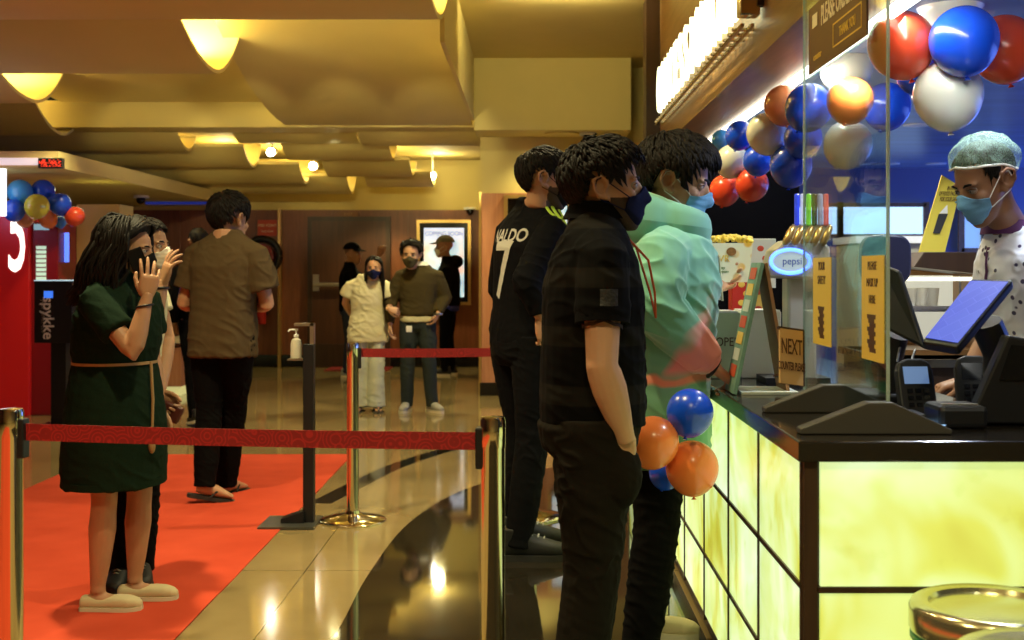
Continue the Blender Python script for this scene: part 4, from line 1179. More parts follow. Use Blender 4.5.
nb = MB().box((0, 0, 0), (.06, .006, .03)); q = p.L(*p.bend(.09, .5, 1.22)); h = pl_.ray_cast(q, -p.f)
nb.xf(frame((h[0] or q) + p.f * .004, p.r, p.f)); nb.build('name_badge', M['goldtrim'], o)
p.trousers([lR, lL], M['blackcloth']); [p.shoe(l, M['shoeblack'], M['soleblack']) for l in (lR, lL)]
p.hair('short', thick=.010, nlocks=200, ln=.04, lift=.003, seed=23)
# hairnet: puffed translucent bonnet with gathered band
def net_mat():
    m, n, l, b = _nt('hairnet')
    tc = n.new('ShaderNodeTexCoord'); vo = n.new('ShaderNodeTexVoronoi'); vo.feature = 'DISTANCE_TO_EDGE'; vo.inputs['Scale'].default_value = 170
    l.new(tc.outputs['Object'], vo.inputs['Vector'])
    r = ramp(n, l, vo.outputs['Distance'], [(.03, (.55, .55, .55)), (.14, (.15, .15, .15))])
    b.inputs['Base Color'].default_value = (.40, .62, .48, 1); l.new(r.outputs[0], b.inputs['Alpha']); b.inputs['Roughness'].default_value = .7
    return m
hn = MB(); g = []
for j in range(16):
    row = []
    for i in range(61):
        az = -180 + 6 * i; lo = interp([(0, 30), (60, 18), (90, 8), (120, -12), (180, -30)], abs(az))[0]; el = lerp(lo, 90, j / 15)
        t = .014 + .020 * math.sin(min(1, (el - lo) / 45) * math.pi / 2) + .003 * math.sin(az * .6) * (1 - j / 15) + .008 * noise.noise(V((math.sin(R(az)) * 3, math.cos(R(az)) * 3, el * .06)))
        row.append(p.scalp(az, el, t)[0])
    g.append(row)
hn.sheet(g); hn.xf(p.HM); hno = hn.build('hairnet', net_mat(), p.root, smooth=180)
eb = MB(); eb.tube([p.HM @ (p.scalp(-180 + 6 * i, interp([(0, 30), (60, 18), (90, 8), (120, -12), (180, -30)], abs(-180 + 6 * i))[0], .014)[0]) for i in range(61)], .0042, 6, caps=False)
eb.build('elastic_band', M['maskwhite'], hno)
p.mask(M['maskblue'], label='light blue surgical mask', style='pleat', loop_m=M['maskwhite'])
# ================================================================ concession counter
def onyx(name, s, seed):
    m, n, l, b = _nt(name)
    tc = n.new('ShaderNodeTexCoord'); mp = n.new('ShaderNodeMapping'); mp.inputs['Location'].default_value = (seed, seed * .7, 0)
    nz = n.new('ShaderNodeTexNoise'); nz.inputs['Scale'].default_value = 2.6; nz.inputs['Detail'].default_value = 3; nz.inputs['Distortion'].default_value = 1.1
    l.new(tc.outputs['Object'], mp.inputs[0]); l.new(mp.outputs[0], nz.inputs['Vector'])
    r = ramp(n, l, nz.outputs['Fac'], [(.26, (.42, .40, .02)), (.36, (.52, .58, .07)), (.46, (.58, .73, .24)), (.58, (.66, .84, .42)), (.74, (.84, .95, .70))])
    n2 = n.new('ShaderNodeTexNoise'); n2.inputs['Scale'].default_value = 11; n2.inputs['Detail'].default_value = 6
    l.new(mp.outputs[0], n2.inputs['Vector'])
    r2 = ramp(n, l, n2.outputs['Fac'], [(.26, (.86, .84, .62)), (.40, (1, 1, 1))])
    mx = n.new('ShaderNodeMix'); mx.data_type = 'RGBA'; mx.blend_type = 'MULTIPLY'; mx.inputs[0].default_value = 1
    l.new(r.outputs[0], mx.inputs[6]); l.new(r2.outputs[0], mx.inputs[7])
    b.inputs['Base Color'].default_value = (.4, .4, .2, 1); b.inputs['Roughness'].default_value = .25
    l.new(mx.outputs[2], b.inputs['Emission Color']); b.inputs['Emission Strength'].default_value = s
    return m
CX, CY, CT = .63, 2.75, .95
ct = thing('concession_counter', 'concession counter front of backlit yellow-green stone panels in dark frames', 'counter', (CX, CY, 0))
ys = [2.78, 3.30, 3.80, 4.33, 4.88, 5.43, 5.98, 6.53, 7.08, 7.6]; rows = [(.615, .898), (.325, .600), (.10, .310)]
onx = [onyx('backlit_onyx_%d' % i, 1.0, i * 1.7) for i in range(3)]
k = 0
for i in range(len(ys) - 1):
    for z0, z1 in rows:
        MB().b2((CX, ys[i] + .006, z0), (CX + .012, ys[i + 1] - .006, z1)).build('lit_panel', onx[k % 3], ct, smooth=0); k += 1
xs = [.66, 1.30, 1.95]
for i in range(2):
    for z0, z1 in rows:
        MB().b2((xs[i] + .006, CY, z0), (xs[i + 1] - .006, CY + .012, z1)).build('lit_panel', onx[(k + 1) % 3], ct, smooth=0); k += 1
fr = MB()
for y in ys: fr.b2((CX - .004, y - .008, .08), (CX + .02, y + .008, .9))
for z in (.60, .31): fr.b2((CX - .004, 2.78, z), (CX + .02, 7.6, z + .014)); fr.b2((.66, CY - .004, z), (1.95, CY + .02, z + .014))
fr.b2((.628, 2.748, 0), (.658, 2.778, .9))
for x in xs[1:]: fr.b2((x - .006, CY + .003, .08), (x + .006, CY + .02, .9))
fr.build('frame', M['darkwood'], ct, smooth=0)
MB().b2((CX + .022, CY + .022, .02), (1.28, 7.6, .90)).b2((1.28, CY + .022, .02), (1.95, 3.30, .90)).build('carcass', M['darkwood'], ct, smooth=0)
MB().b2((CX + .05, CY + .05, 0), (1.2, 7.6, .10)).b2((CX + .05, CY + .05, 0), (1.95, 3.2, .10)).build('toe_kick', M['blackgloss'], ct, smooth=0)
tp = MB().prism([(.612, 2.732, .902), (2.0, 2.732, .902), (2.0, 3.32, .902), (1.30, 3.32, .902), (1.30, 7.62, .902), (.612, 7.62, .902)], (0, 0, .048))
tp.build('countertop', M['black_stone'], bevel=.004, smooth=0, label='L-shaped black stone countertop on the backlit counter', cat='countertop')

# ================================================================ acrylic screen with feet and stickers
def acrylic():
    m, n, l, b = _nt('clear_acrylic')
    out = n['Material Output']; n.remove(b)
    tr = n.new('ShaderNodeBsdfTransparent'); tr.inputs[0].default_value = (.95, .98, .96, 1)
    gl = n.new('ShaderNodeBsdfGlossy'); gl.inputs['Roughness'].default_value = .01; gl.inputs['Color'].default_value = (.85, 1, .92, 1)
    fz = n.new('ShaderNodeFresnel'); fz.inputs['IOR'].default_value = 1.5
    mx = n.new('ShaderNodeMixShader'); fm = n.new('ShaderNodeMath'); fm.operation = 'MULTIPLY'; fm.inputs[1].default_value = .34; l.new(fz.outputs[0], fm.inputs[0]); l.new(fm.outputs[0], mx.inputs[0]); l.new(tr.outputs[0], mx.inputs[1]); l.new(gl.outputs[0], mx.inputs[2]); l.new(mx.outputs[0], out.inputs['Surface'])
    return m
M['acrylic'] = acrylic()
M['acrylicedge'] = mat('acrylic_edge', (.55, .68, .60), .2, trans=.5)
ac = thing('sneeze_guard', 'tall clear acrylic screen on two dark wedge feet at the counter corner', 'screen', (.855, 3.3, .95))
MB().b2((.852, 2.87, .965), (.858, 3.74, 2.28)).build('acrylic_pane', M['acrylic'], ac, smooth=0)
MB().b2((.8515, 2.862, .965), (.8585, 2.870, 2.28)).build('pane_edge', M['acrylicedge'], ac, smooth=0); MB().b2((.8515, 3.74, .965), (.8585, 3.744, 2.28)).build('pane_edge', M['acrylicedge'], ac, smooth=0)
def foot(y, x0=.64, x1=1.0, xm=.83, h=.075):
    return MB().prism([(x0, y, .951), (x1, y, .951), (x1, y, .962), (xm + .03, y, .951 + h), (xm - .03, y, .951 + h), (x0, y, .964)], (0, .045, 0))
for y in (2.84, 3.27): foot(y).build('foot', mat('grey_foot', (.05, .045, .035), .5), ac, bevel=.003, smooth=0)
M['brownsign'] = mat('brown_sign', (.085, .032, .010), .45)
M['cream_ink'] = mat('cream_ink', (.75, .66, .42), .5)
M['ystick'] = mat('yellow_sticker', (.72, .50, .08), .5)
sg = thing('order_sign', 'brown sign reading please order here on the acrylic screen', 'sign', (.85, 3.35, 1.9))
def PX(x, y, X): D = X * F / (x - VX); return V((X, D, CAMH - (y - VY) * D / F))
b0 = PX(810, 75, .85); b1 = PX(868, 38, .85); t0 = PX(810, 17, .85)
zb, zt, y1, y0 = b0.z, t0.z + .02, b0.y, b1.y
MB().b2((.846, y0, zb), (.8515, y1, zt)).build('plate', M['brownsign'], sg, smooth=0)
sgn = dict(x=(0, -1, 0), y=(0, 0, 1))
ym = (y0 + y1) / 2; hh = zt - zb
text_on('lettering', 'PLEASE ORDER HERE', (.8455, ym - .075, zb + hh * .73), (0, -1, 0), (0, 0, 1), .080, M['cream_ink'], sg, sx=.62, bold=.0012)
text_on('lettering', 'THANK YOU', (.8455, ym - .13, zb + hh * .30), (0, -1, 0), (0, 0, 1), .04, M['ystick'], sg, sx=.7)
text_on('lettering', 'counter', (.8455, ym + .2, zb + hh * .2), (0, -1, 0), (0, 0, 1), .03, M['ystick'], sg)
MB().b2((.845, y1 - .11, zb + hh * .66), (.846, y1 - .05, zb + hh * .86)).build('emblem', M['cream_ink'], sg, smooth=0)
bx = MB()
for zz in (.14, .46): bx.b2((.845, ym - .27, zb + hh * zz), (.846, ym + .02, zb + hh * zz + .004))
for yy in (-.27, .016): bx.b2((.845, ym + yy, zb + hh * .14), (.846, ym + yy + .004, zb + hh * .46))
bx.build('border', M['ystick'], sg, smooth=0)
def sticker(x0, x1, y0_, y1_, X, label, lines):
    a, b = PX(x0, y1_, X), PX(x1, y0_, X)
    st_ = thing('yellow_sticker', label, 'sticker', (X - .003, (a.y + b.y) / 2, a.z), 'yellow stickers on the acrylic screen')
    h = PX(x0, y0_, X).z - a.z
    MB().b2((X - .006, b.y, a.z), (X - .0035, a.y, a.z + h)).build('plate', M['ystick'], st_, smooth=0)
    for i, (t, sz) in enumerate(lines):
        text_on('lettering', t, (X - .0065, (a.y + b.y) / 2, a.z + h * (.9 - .16 * i)), (0, -1, 0), (0, 0, 1), sz, M['brownsign'], st_, sx=.8)
    z = MB()
    for i in range(9): z.b2((X - .0062, (a.y + b.y) / 2 - .03 + .012 * (i % 2), a.z + .02 + i * h * .04), (X - .006, (a.y + b.y) / 2 + .025 + .01 * (i % 3), a.z + .025 + i * h * .04 + .006))
    z.build('picture', M['brownsign'], st_, smooth=0)
sticker(815, 833, 258, 343, .852, 'narrow yellow sticker on the far half of the acrylic screen', [('YOUR', .035), ('SAFETY', .035)])
sticker(864, 886, 256, 358, .852, 'yellow sticker near the front edge of the acrylic screen', [('PLEASE', .03), ('MASK UP', .03), ('HERE', .03)])

# ================================================================ balloons
def balloon_mat(n, c): return mat(n, c, .25, spec=.6, coat=.3, sub=.15)
BM = {'white': balloon_mat('white_balloon', (.72, .72, .62)), 'blue': balloon_mat('blue_balloon', (.008, .075, .70)), 'red': balloon_mat('red_balloon', (.75, .075, .028)),
      'orange': balloon_mat('orange_balloon', (.92, .23, .055)), 'light blue': balloon_mat('light_blue_balloon', (.05, .30, .75)), 'peach': balloon_mat('peach_balloon', (.75, .26, .10)), 'yellow': balloon_mat('yellow_balloon', (.65, .60, .06))}
def balloon_protos():
    d = {}
    for c, m in BM.items():
        b = MB(); prof = []
        for i in range(25):
            t = math.pi * i / 24; r = math.sin(t); z = -math.cos(t)
            if z < 0: z *= 1.12; r *= (1 - .05 * z * z)
            prof.append((max(r, .002), z))
        b.lathe(prof, n=36)
        o = b.build('balloon', m, origin=(0, 0, 0), smooth=180)
        kn = MB().lathe([(.03, -1.12), (.06, -1.16), (.10, -1.21), (.05, -1.21)], n=12); k_ = kn.build('knot', m, o, smooth=60)
        d[c] = o
    return d
BP = balloon_protos(); used = set()
def balloon(px, py, d, D, c, label, group):
    o = BP[c] if c not in used else copy_tree(BP[c]); used.add(c)
    p = P(px, py, D); r = d * D / F / 2
    o.location = p; o.scale = (r, r, r); o.rotation_euler = (R(random.uniform(-25, 25)), R(random.uniform(-25, 25)), R(random.uniform(0, 360)))
    tag(o, label, 'balloon', group)
G1 = 'balloons hanging along the counter header'
for a in [(950, -7, 70, 4.66, 'white', 'white balloon behind the blue one at the top of the right-hand cluster'), (964, 40, 68, 4.36, 'blue', 'large blue balloon at the centre of the right-hand cluster'),
          (901, 44, 66, 4.52, 'red', 'large red balloon left of the blue one in the right-hand cluster'), (1004, 48, 66, 4.56, 'red', 'large red balloon right of the blue one in the right-hand cluster'),
          (948, 94, 68, 4.50, 'white', 'large white balloon lowest in the right-hand cluster'), (919, 70, 46, 4.80, 'blue', 'blue balloon mostly hidden between the large red and white ones'),
          (846, 67, 52, 5.75, 'white', 'white balloon above the orange one behind the acrylic screen'), (850, 100, 46, 5.42, 'orange', 'orange balloon in the middle of the cluster behind the acrylic screen'),
          (848, 144, 48, 5.62, 'white', 'white balloon under the orange one behind the acrylic screen'), (887, 106, 47, 5.78, 'blue', 'blue balloon just right of the acrylic screen edge'),
          (809, 107, 47, 5.70, 'blue', 'blue balloon across the left edge of the acrylic screen'), (784, 105, 40, 6.05, 'peach', 'peach balloon tucked behind the garland next to the light strip'),
          (767, 133, 41, 6.20, 'white', 'white balloon in the middle of the garland'), (803, 138, 38, 6.00, 'blue', 'smaller blue balloon right of the white garland balloon'),
          (791, 165, 42, 6.12, 'blue', 'dark blue balloon lowest in the garland near the screen'), (758, 160, 30, 6.75, 'blue', 'blue balloon just under the white garland balloon'),
          (740, 135, 29, 6.85, 'blue', 'blue balloon left of the white garland balloon'), (732, 161, 33, 7.05, 'white', 'white balloon at the far end of the garland'),
          (722, 140, 21, 7.75, 'light blue', 'small light blue balloon at the far end of the garland'), (752, 184, 33, 7.0, 'red', 'red balloon hanging lowest above the dark partition'),
          (725, 190, 31, 7.25, 'red', 'red balloon next to the bent head of the man in tie-dye hoodie'), (741, 172, 24, 7.45, 'orange', 'orange balloon peeping out between two red garland balloons')]:
    balloon(*a, G1)
G2 = 'balloons on the counter edge'
for a in [(690, 412, 47, 3.68, 'blue', 'blue balloon at the counter edge under the hand of the man in tie-dye hoodie'), (692, 467, 53, 3.72, 'orange', 'orange balloon lowest at the counter edge'),
          (653, 442, 52, 3.66, 'orange', 'orange balloon between the black polo shirt and the counter balloons'), (666, 472, 34, 3.82, 'blue', 'blue balloon half hidden behind the orange ones at the counter')]:
    balloon(*a, G2)
G3 = 'balloons over the red standee'
for a in [(20, 192, 25, 10.8, 'light blue', 'light blue balloon on top of the red standee'), (43, 191, 23, 10.95, 'blue', 'blue balloon beside the light blue one over the red standee'),
          (14, 210, 22, 10.7, 'blue', 'blue balloon lowest left over the red standee'), (37, 206, 24, 10.65, 'yellow', 'yellow balloon at the front over the red standee'),
          (60, 204, 22, 10.85, 'blue', 'blue balloon between the yellow and the red balloon over the standee'), (75, 216, 19, 10.9, 'red', 'red balloon at the outer end of the standee cluster'),
          (25, 218, 18, 10.95, 'peach', 'peach balloon half hidden below the yellow one at the standee'), (48, 219, 18, 10.95, 'orange', 'orange balloon below the yellow one at the standee'),
          (60, 222, 12, 11.05, 'light blue', 'tiny light blue balloon at the bottom of the standee cluster')]:
    balloon(*a, G3)

# ================================================================ rope barrier posts
def belt_mat():
    m, n, l, b = _nt('red_patterned_webbing')
    tc = n.new('ShaderNodeTexCoord'); vo = n.new('ShaderNodeTexVoronoi'); vo.inputs['Scale'].default_value = 22
    l.new(tc.outputs['Object'], vo.inputs['Vector'])
    mt = n.new('ShaderNodeMath'); mt.operation = 'SINE'; k_ = n.new('ShaderNodeMath'); k_.operation = 'MULTIPLY'; k_.inputs[1].default_value = 32
    l.new(vo.outputs['Distance'], k_.inputs[0]); l.new(k_.outputs[0], mt.inputs[0])
    r = ramp(n, l, mt.outputs[0], [(.2, (.22, .004, .004)), (.8, (.36, .010, .010))])
    l.new(r.outputs[0], b.inputs['Base Color']); b.inputs['Roughness'].default_value = .6
    return m
M['belt'] = belt_mat()
def stanchion(x, y, label, h=.952):
    t = thing('barrier_post', label, 'barrier post', (x, y, 0), 'steel barrier posts')
    MB().lathe([(.032, .02), (.032, h - .08), (.0335, h - .078), (.0335, h - .01), (.030, h), (.012, h + .002)], (x, y, 0), 32).build('post', M['steel'], t, smooth=40)
    MB().lathe([(.178, 0), (.178, .008), (.172, .014), (.12, .026), (.06, .036), (.04, .044), (.036, .060), (.030, .062)], (x, y, 0), 48).build('base', M['steel'], t, smooth=40)
    return t
posts = {}
for n_, x, y, lb in [('l', -1.452, 3.36, 'steel barrier post at the left end of the front red belt'), ('r', -.098, 3.17, 'steel barrier post at the right end of the front red belt'),
                     ('m', -.945, 6.40, 'steel barrier post beside the black sanitizer stand'), ('b', .005, 6.50, 'steel barrier post behind the man in the sports jersey')]:
    posts[n_] = stanchion(x, y, lb)
def cassette(key, dx, dy):
    t = posts[key]; o = WO[t.name]
    d = V((dx, dy, 0)).normalized(); c = o + d * .034 + V((0, 0, .87))
    rt = Matrix.Rotation(math.atan2(d.y, d.x), 3, 'Z')
    MB().box(c, (.022, .036, .11), rt).build('belt_clip', M['black'], t, bevel=.004, smooth=0)
    return o + d * .045
def belt(a, b, label, sag=.012, z=.885):
    p0 = cassette(a, *(WO[posts[b].name] - WO[posts[a].name]).xy); p1 = cassette(b, *(WO[posts[a].name] - WO[posts[b].name]).xy); g = []
    for i in range(25):
        t = i / 24; q = p0.lerp(p1, t); s = sag * 4 * t * (1 - t)
        g.append([V((q.x, q.y, z - .025 - s)), V((q.x, q.y, z + .022 - s))])
    nrm = (p1 - p0).cross(V((0, 0, 1))).normalized() * .002
    MB().sheet(g, nrm).build('barrier_belt', M['belt'], smooth=30, label=label, cat='barrier belt', group='red retractable belts')
belt('l', 'r', 'dark red patterned belt across the front of the red carpet', .004, z=.889)
belt('m', 'b', 'dark red belt in front of the couple, further back', .004, z=.90)

# ================================================================ red carpet
def carpet_mat():
    m, n, l, b = _nt('red_carpet')
    tc = n.new('ShaderNodeTexCoord'); nz = n.new('ShaderNodeTexNoise'); nz.inputs['Scale'].default_value = 3; nz.inputs['Detail'].default_value = 6
    l.new(tc.outputs['Object'], nz.inputs['Vector'])
    r = ramp(n, l, nz.outputs['Fac'], [(.3, (.46, .052, .022)), (.7, (.57, .074, .034))]); l.new(r.outputs[0], b.inputs['Base Color'])
    b.inputs['Roughness'].default_value = .95; b.inputs['Specular IOR Level'].default_value = .1
    n2 = n.new('ShaderNodeTexNoise'); n2.inputs['Scale'].default_value = 400; l.new(tc.outputs['Object'], n2.inputs['Vector'])
    bp = n.new('ShaderNodeBump'); bp.inputs['Strength'].default_value = .3; bp.inputs['Distance'].default_value = .004; l.new(n2.outputs['Fac'], bp.inputs['Height']); l.new(bp.outputs[0], b.inputs['Normal'])
    return m
g = []
for i in range(70):
    y = lerp(.6, 8.7, i / 69); row = []
    for j in range(20):
        x = lerp(-3.08, -1.285, j / 19)
        z = .004 + .004 * max(0, noise.noise(V((x * .4, y * 3.5, 2.2)))) + .006 * math.exp(-((y - 6.45 - .02 * x) / .03) ** 2)
        row.append(V((x + .006 * noise.noise(V((y * 2, j, 0))), y, z)))
    g.append(row)
MB().sheet(g, (0, 0, -.003)).build('red_carpet', carpet_mat(), smooth=60, label='red carpet runner laid along the left of the hall', cat='carpet')
MB().b2((-3.07, 5.91, .0075), (-1.30, 5.94, .0095)).build('seam_tape', mat('clear_tape', (.62, .25, .16), .15), smooth=0, label='strip of shiny tape across the red carpet', cat='tape') if 0 else None

# ================================================================ sanitizer stand
x, y = -1.165, 6.33
ss = thing('sanitizer_stand', 'black floor stand holding a pump bottle at the edge of the red carpet', 'sanitizer stand', (x, y, 0))
MB().b2((x - .028, y - .028, .012), (x + .028, y + .028, .95)).build('column', M['black'], ss, bevel=.003, smooth=0)
MB().b2((x + .008, y - .024, .95), (x + .028, y + .024, 1.06)).b2((x - .075, y - .024, 1.045), (x + .028, y + .024, 1.06)).build('bracket', M['brushed'], ss, smooth=0)
MB().b2((x - .24, y - .15, .002), (x + .05, y + .15, .014)).build('base_plate', mat('dark_grey_metal', (.10, .10, .09), .3, .6), ss, smooth=0)
pe = MB().prism([(x - .14, y - .05, .014), (x - .02, y - .05, .014), (x - .02, y - .05, .075), (x - .14, y - .05, .035)], (0, .10, 0)); pe.build('foot_pedal', M['black'], ss, smooth=0)
MB().b2((x - .11, y - .035, .865), (x - .028, y + .035, .872)).build('shelf', M['brushed'], ss, smooth=0)
sb = thing('pump_bottle', 'small clear pump bottle of hand sanitizer on the black stand', 'bottle', (x - .068, y, .872))
MB().lathe([(.026, .873), (.030, .877), (.030, .95), (.024, .972), (.011, .98), (.011, .99)], (x - .068, y, 0), 24).build('bottle', mat('cloudy_plastic', (.8, .75, .6), .2, trans=.4), sb)
MB().lathe([(.013, .988), (.013, 1.0), (.004, 1.002), (.004, 1.02), (.010, 1.021), (.010, 1.03)], (x - .068, y, 0), 16).tube([(x - .068, y, 1.026), (x - .105, y, 1.024), (x - .11, y, 1.014)], .005, 8).build('pump', M['whiteplastic'], sb)

# ================================================================ bin at the lower right
bx_, by_ = .955, 2.47
tb = thing('trash_can', 'round steel bin with domed lid in front of the lit counter end', 'bin', (bx_, by_, 0))
MB().lathe([(.145, 0), (.15, .01), (.158, .60), (.15, .60)], (bx_, by_, 0), 48).build('drum', M['brushed'], tb)
MB().lathe([(.152, .588), (.165, .592), (.168, .598), (.168, .640), (.163, .650), (.152, .656), (.130, .652), (.126, .644), (.10, .648), (.05, .654), (.002, .656)], (bx_, by_, 0), 64).build('lid', mat('pale_gold_steel', (.62, .58, .34), .18, .9), tb, smooth=50)
MB().lathe([(.160, .574), (.166, .577), (.166, .585), (.160, .588)], (bx_, by_, 0), 48).build('seal', mat('green_seal', (.02, .16, .06), .4), tb)
b2x, b2y = .90, 2.085
tb2 = thing('trash_can', 'second round bin whose rim just enters the picture at the bottom edge', 'bin', (b2x, b2y, 0))
MB().lathe([(.135, 0), (.14, .01), (.145, .642), (.14, .642)], (b2x, b2y, 0), 48).build('drum', M['brushed'], tb2)
MB().lathe([(.14, .637), (.152, .642), (.152, .672), (.14, .678), (.12, .674), (.002, .672)], (b2x, b2y, 0), 48).build('lid', mat('gold_steel', (.62, .56, .3), .2, .9), tb2, smooth=50)

# ================================================================ illuminated sign and header lights
letters = 'CONCESSIONAIRE'
lm = emission('warm_white_neon', (1, 1, .60), 2.6)
sn = thing('illuminated_sign', 'glowing concession sign letters standing on the brown header', 'sign', (.98, 7.3, 2.42))
pitch = 3.55 / len(letters); yy = 8.98
for i, c in enumerate(letters):
    b = text_mesh(c, .47, .012, bold=-.008)
    xsz = max(v.x for v in b.v) - min(v.x for v in b.v)
    fm = frame((.955, yy - pitch * (i + .5), 2.645), (0, -1, 0), (0, 0, 1)) @ Matrix.Diagonal((min(1, .20 / max(xsz, .01)) if c != 'I' else .8, 1.08, 1, 1))
    b.xf(fm).build('letter', lm, sn, smooth=0, fix=True)
rl = MB().b2((.94, 5.35, 2.425), (.955, 9.0, 2.44)).b2((.985, 5.35, 2.425), (1.0, 9.0, 2.44))
for i in range(len(letters) * 2): rl.b2((.93, yy - i * pitch / 2 - .05, 2.44), (1.03, yy - i * pitch / 2 - .02, 2.452))
rl.build('rail', M['steel'], sn, smooth=0)
jb = MB().box((.97, 5.33, 2.53), (.09, .09, .13)); jb.build('transformer_box', M['steel'], sn, bevel=.006, smooth=0)
MB().box((1.015, 5.30, 2.53), (.03, .05, .05)).build('connector', M['black'], sn, smooth=0)
MB().b2((1.305, 1.0, 2.27), (1.345, 9.45, 2.30)).build('light_strip', emission('led_strip', (1, 1, .85), 5.0), smooth=0, label='long white LED strip along the inner edge of the brown header', cat='light strip')

# ================================================================ things on the counter
T = CT + .001
# tall table tent with green-white edges
tt = thing('table_tent', 'tall narrow A-shaped table tent on the counter beside the hoodie sleeve', 'table tent', (.73, 3.85, T))
M['tentgreen'] = mat('tent_print', (.16, .30, .22), .5, var=.5, scale=16); M['tentwhite'] = mat('card_white', (.55, .60, .52), .5)
a0, a1, ap = V((.645, 3.74, T)), V((.79, 3.78, T)), V((.735, 3.76, T + .41))
def slab(p0, p1, depth, th, name, m, par):
    d = (p1 - p0); n_ = d.cross(V((0, 1, 0))).normalized() * th
    return MB().prism([p0, p1, p1 + n_, p0 + n_], V((0, depth, 0))).build(name, m, par, smooth=0)
slab(a0, ap, .16, .012, 'front_board', M['tentgreen'], tt); slab(ap, a1 + V((.02, 0, 0)), .16, .010, 'rear_board', mat('kraft_board', (.36, .19, .08), .7), tt)
MB().b2((.66, 3.74, T), (.84, 3.94, T + .008)).build('tray', M['tentwhite'], tt, smooth=0)
pt = MB()
for i in range(7):
    q = a0.lerp(ap, .12 + i * .125); d = (ap - a0).normalized()
    o_ = V((0, .03, 0)) + d.cross(V((0, 1, 0))).normalized() * .0135; pt.prism([q + o_, q + d * .038 + o_, q + d * .038 + o_ + V((0, .10, 0)), q + o_ + V((0, .10, 0))], V((-.0008, 0, 0)), i % 3)
pt.build('print', [mat('red_print', (.6, .09, .03), .5), M['tentwhite'], M['ystick']], tt, smooth=0)
# NEXT counter please plate
nx = thing('next_counter_sign', 'tan plate reading next counter please leaning on the counter', 'sign', P(789, 386, 3.55).xyz)
c = P(791, 357, 3.55); tl = Matrix.Rotation(R(8), 4, 'Y') @ Matrix.Rotation(R(-14), 4, 'X')
Mx = Matrix.Translation(c) @ Matrix.Rotation(R(18), 4, 'Z') @ tl
MB().box((0, 0, 0), (.078, .008, .165)).xf(Mx).build('plate', mat('tan_card', (.52, .32, .13), .6), nx, smooth=0)
MB().box((.041, .002, 0), (.006, .012, .168)).box((0, .002, .085), (.086, .012, .006)).xf(Mx).build('frame', M['darkwood'], nx, smooth=0)
def on_plate(s_, x, z, sz, sx=1.): 
    b = text_mesh(s_, sz, .0005, bold=.0006).xf(Mx @ frame((x, -.0046, z), (1, 0, 0), (0, 0, 1)) @ Matrix.Diagonal((sx, 1, 1, 1))); b.build('lettering', M['brownsign'], nx, smooth=0, fix=False)
on_plate('NEXT', 0, .028, .066, .42); on_plate('COUNTER PLEASE', 0, -.030, .034, .33)
MB().box((0, .03, -.05), (.05, .06, .006)).xf(Mx).build('stand', M['darkwood'], nx, smooth=0)
# soda dispenser with lit oval badge
sx_, sy_ = .905, 4.15
sd_ = thing('soda_dispenser', 'silver soda dispenser with glowing blue oval badge and row of taps', 'soda dispenser', (sx_, sy_, T))
silver = mat('silver_plastic', (.55, .52, .42), .35, .25)
hz = P(0, 262, sy_).z
Ms = Matrix.Translation((sx_, sy_, 0)) @ Matrix.Rotation(R(0), 4, 'Z')
MB().prism([(-.10, -.06, hz - .055), (.12, -.06, hz - .062), (.12, -.06, hz + .05), (.09, -.06, hz + .075), (-.03, -.06, hz + .075), (-.07, -.06, hz + .04)], (0, .16, 0)).xf(Ms).build('head', silver, sd_, bevel=.01, smooth=0)
MB().b2((-.02, -.03, T), (.08, .07, hz - .05)).xf(Ms).build('column', silver, sd_, bevel=.01, smooth=0)
MB().b2((-.10, -.06, T), (.12, .12, T + .02)).xf(Ms).build('drip_tray', M['black'], sd_, smooth=0)
ov = MB(); rr_ = [V((.066 * math.cos(2 * math.pi * i / 36) - .018 + sx_, sy_ - .062, hz + .002 + .040 * math.sin(2 * math.pi * i / 36))) for i in range(37)]
ov.tube(rr_, .0065, 8, caps=False); ov.build('badge_ring', emission('blue_glow', (.06, .16, 1), 5), sd_, smooth=60)
MB().prism([V((.060 * math.cos(2 * math.pi * i / 36) - .018 + sx_, sy_ - .061, hz + .002 + .034 * math.sin(2 * math.pi * i / 36))) for i in range(36)], (0, -.002, 0)).build('badge', emission('badge_face', (.40, .50, .52), .6), sd_, smooth=0)
text_on('lettering', 'pepsi', (sx_ - .012, sy_ - .0635, hz + .002), (1, 0, 0), (0, 0, 1), .036, mat('badge_ink', (.05, .1, .4), .4), sd_, sx=.9)
cups = thing('tap_handle_rack', 'row of glossy drink badges and tap handles on top of the soda dispenser', 'tap handles', (sx_, sy_, hz + .075))
for i in range(5):
    xx = sx_ - .02 + i * .032
    MB().tube([(xx - .015, sy_ - .065, hz + .065), (xx + .002, sy_ - .06, hz + .10), (xx + .012, sy_ - .05, hz + .115)], [(.012, .012), (.013, .013), (.010, .010)], 12, round_ends=True).build('tap_handle', M['goldtrim'], cups, smooth=60)
cc = [(.03, .06, .6), (.45, .5, .75), (.20, .65, .05), (.04, .03, .02), (.3, .3, .4), (.6, .1, .08)]
for i in range(6):
    xx = sx_ + .005 + i * .020
    MB().b2((xx, sy_ - .03, hz + .125), (xx + .017, sy_ - .012, hz + .235)).build('drink_badge', mat('drink_badge_%d' % i, cc[i], .2, emit=cc[i], estr=.45, var=.6, scale=30), cups, bevel=.006, smooth=0)
MB().b2((sx_ - .0, sy_ - .02, hz + .075), (sx_ + .13, sy_ - .01, hz + .13)).build('bar', silver, cups, smooth=0)
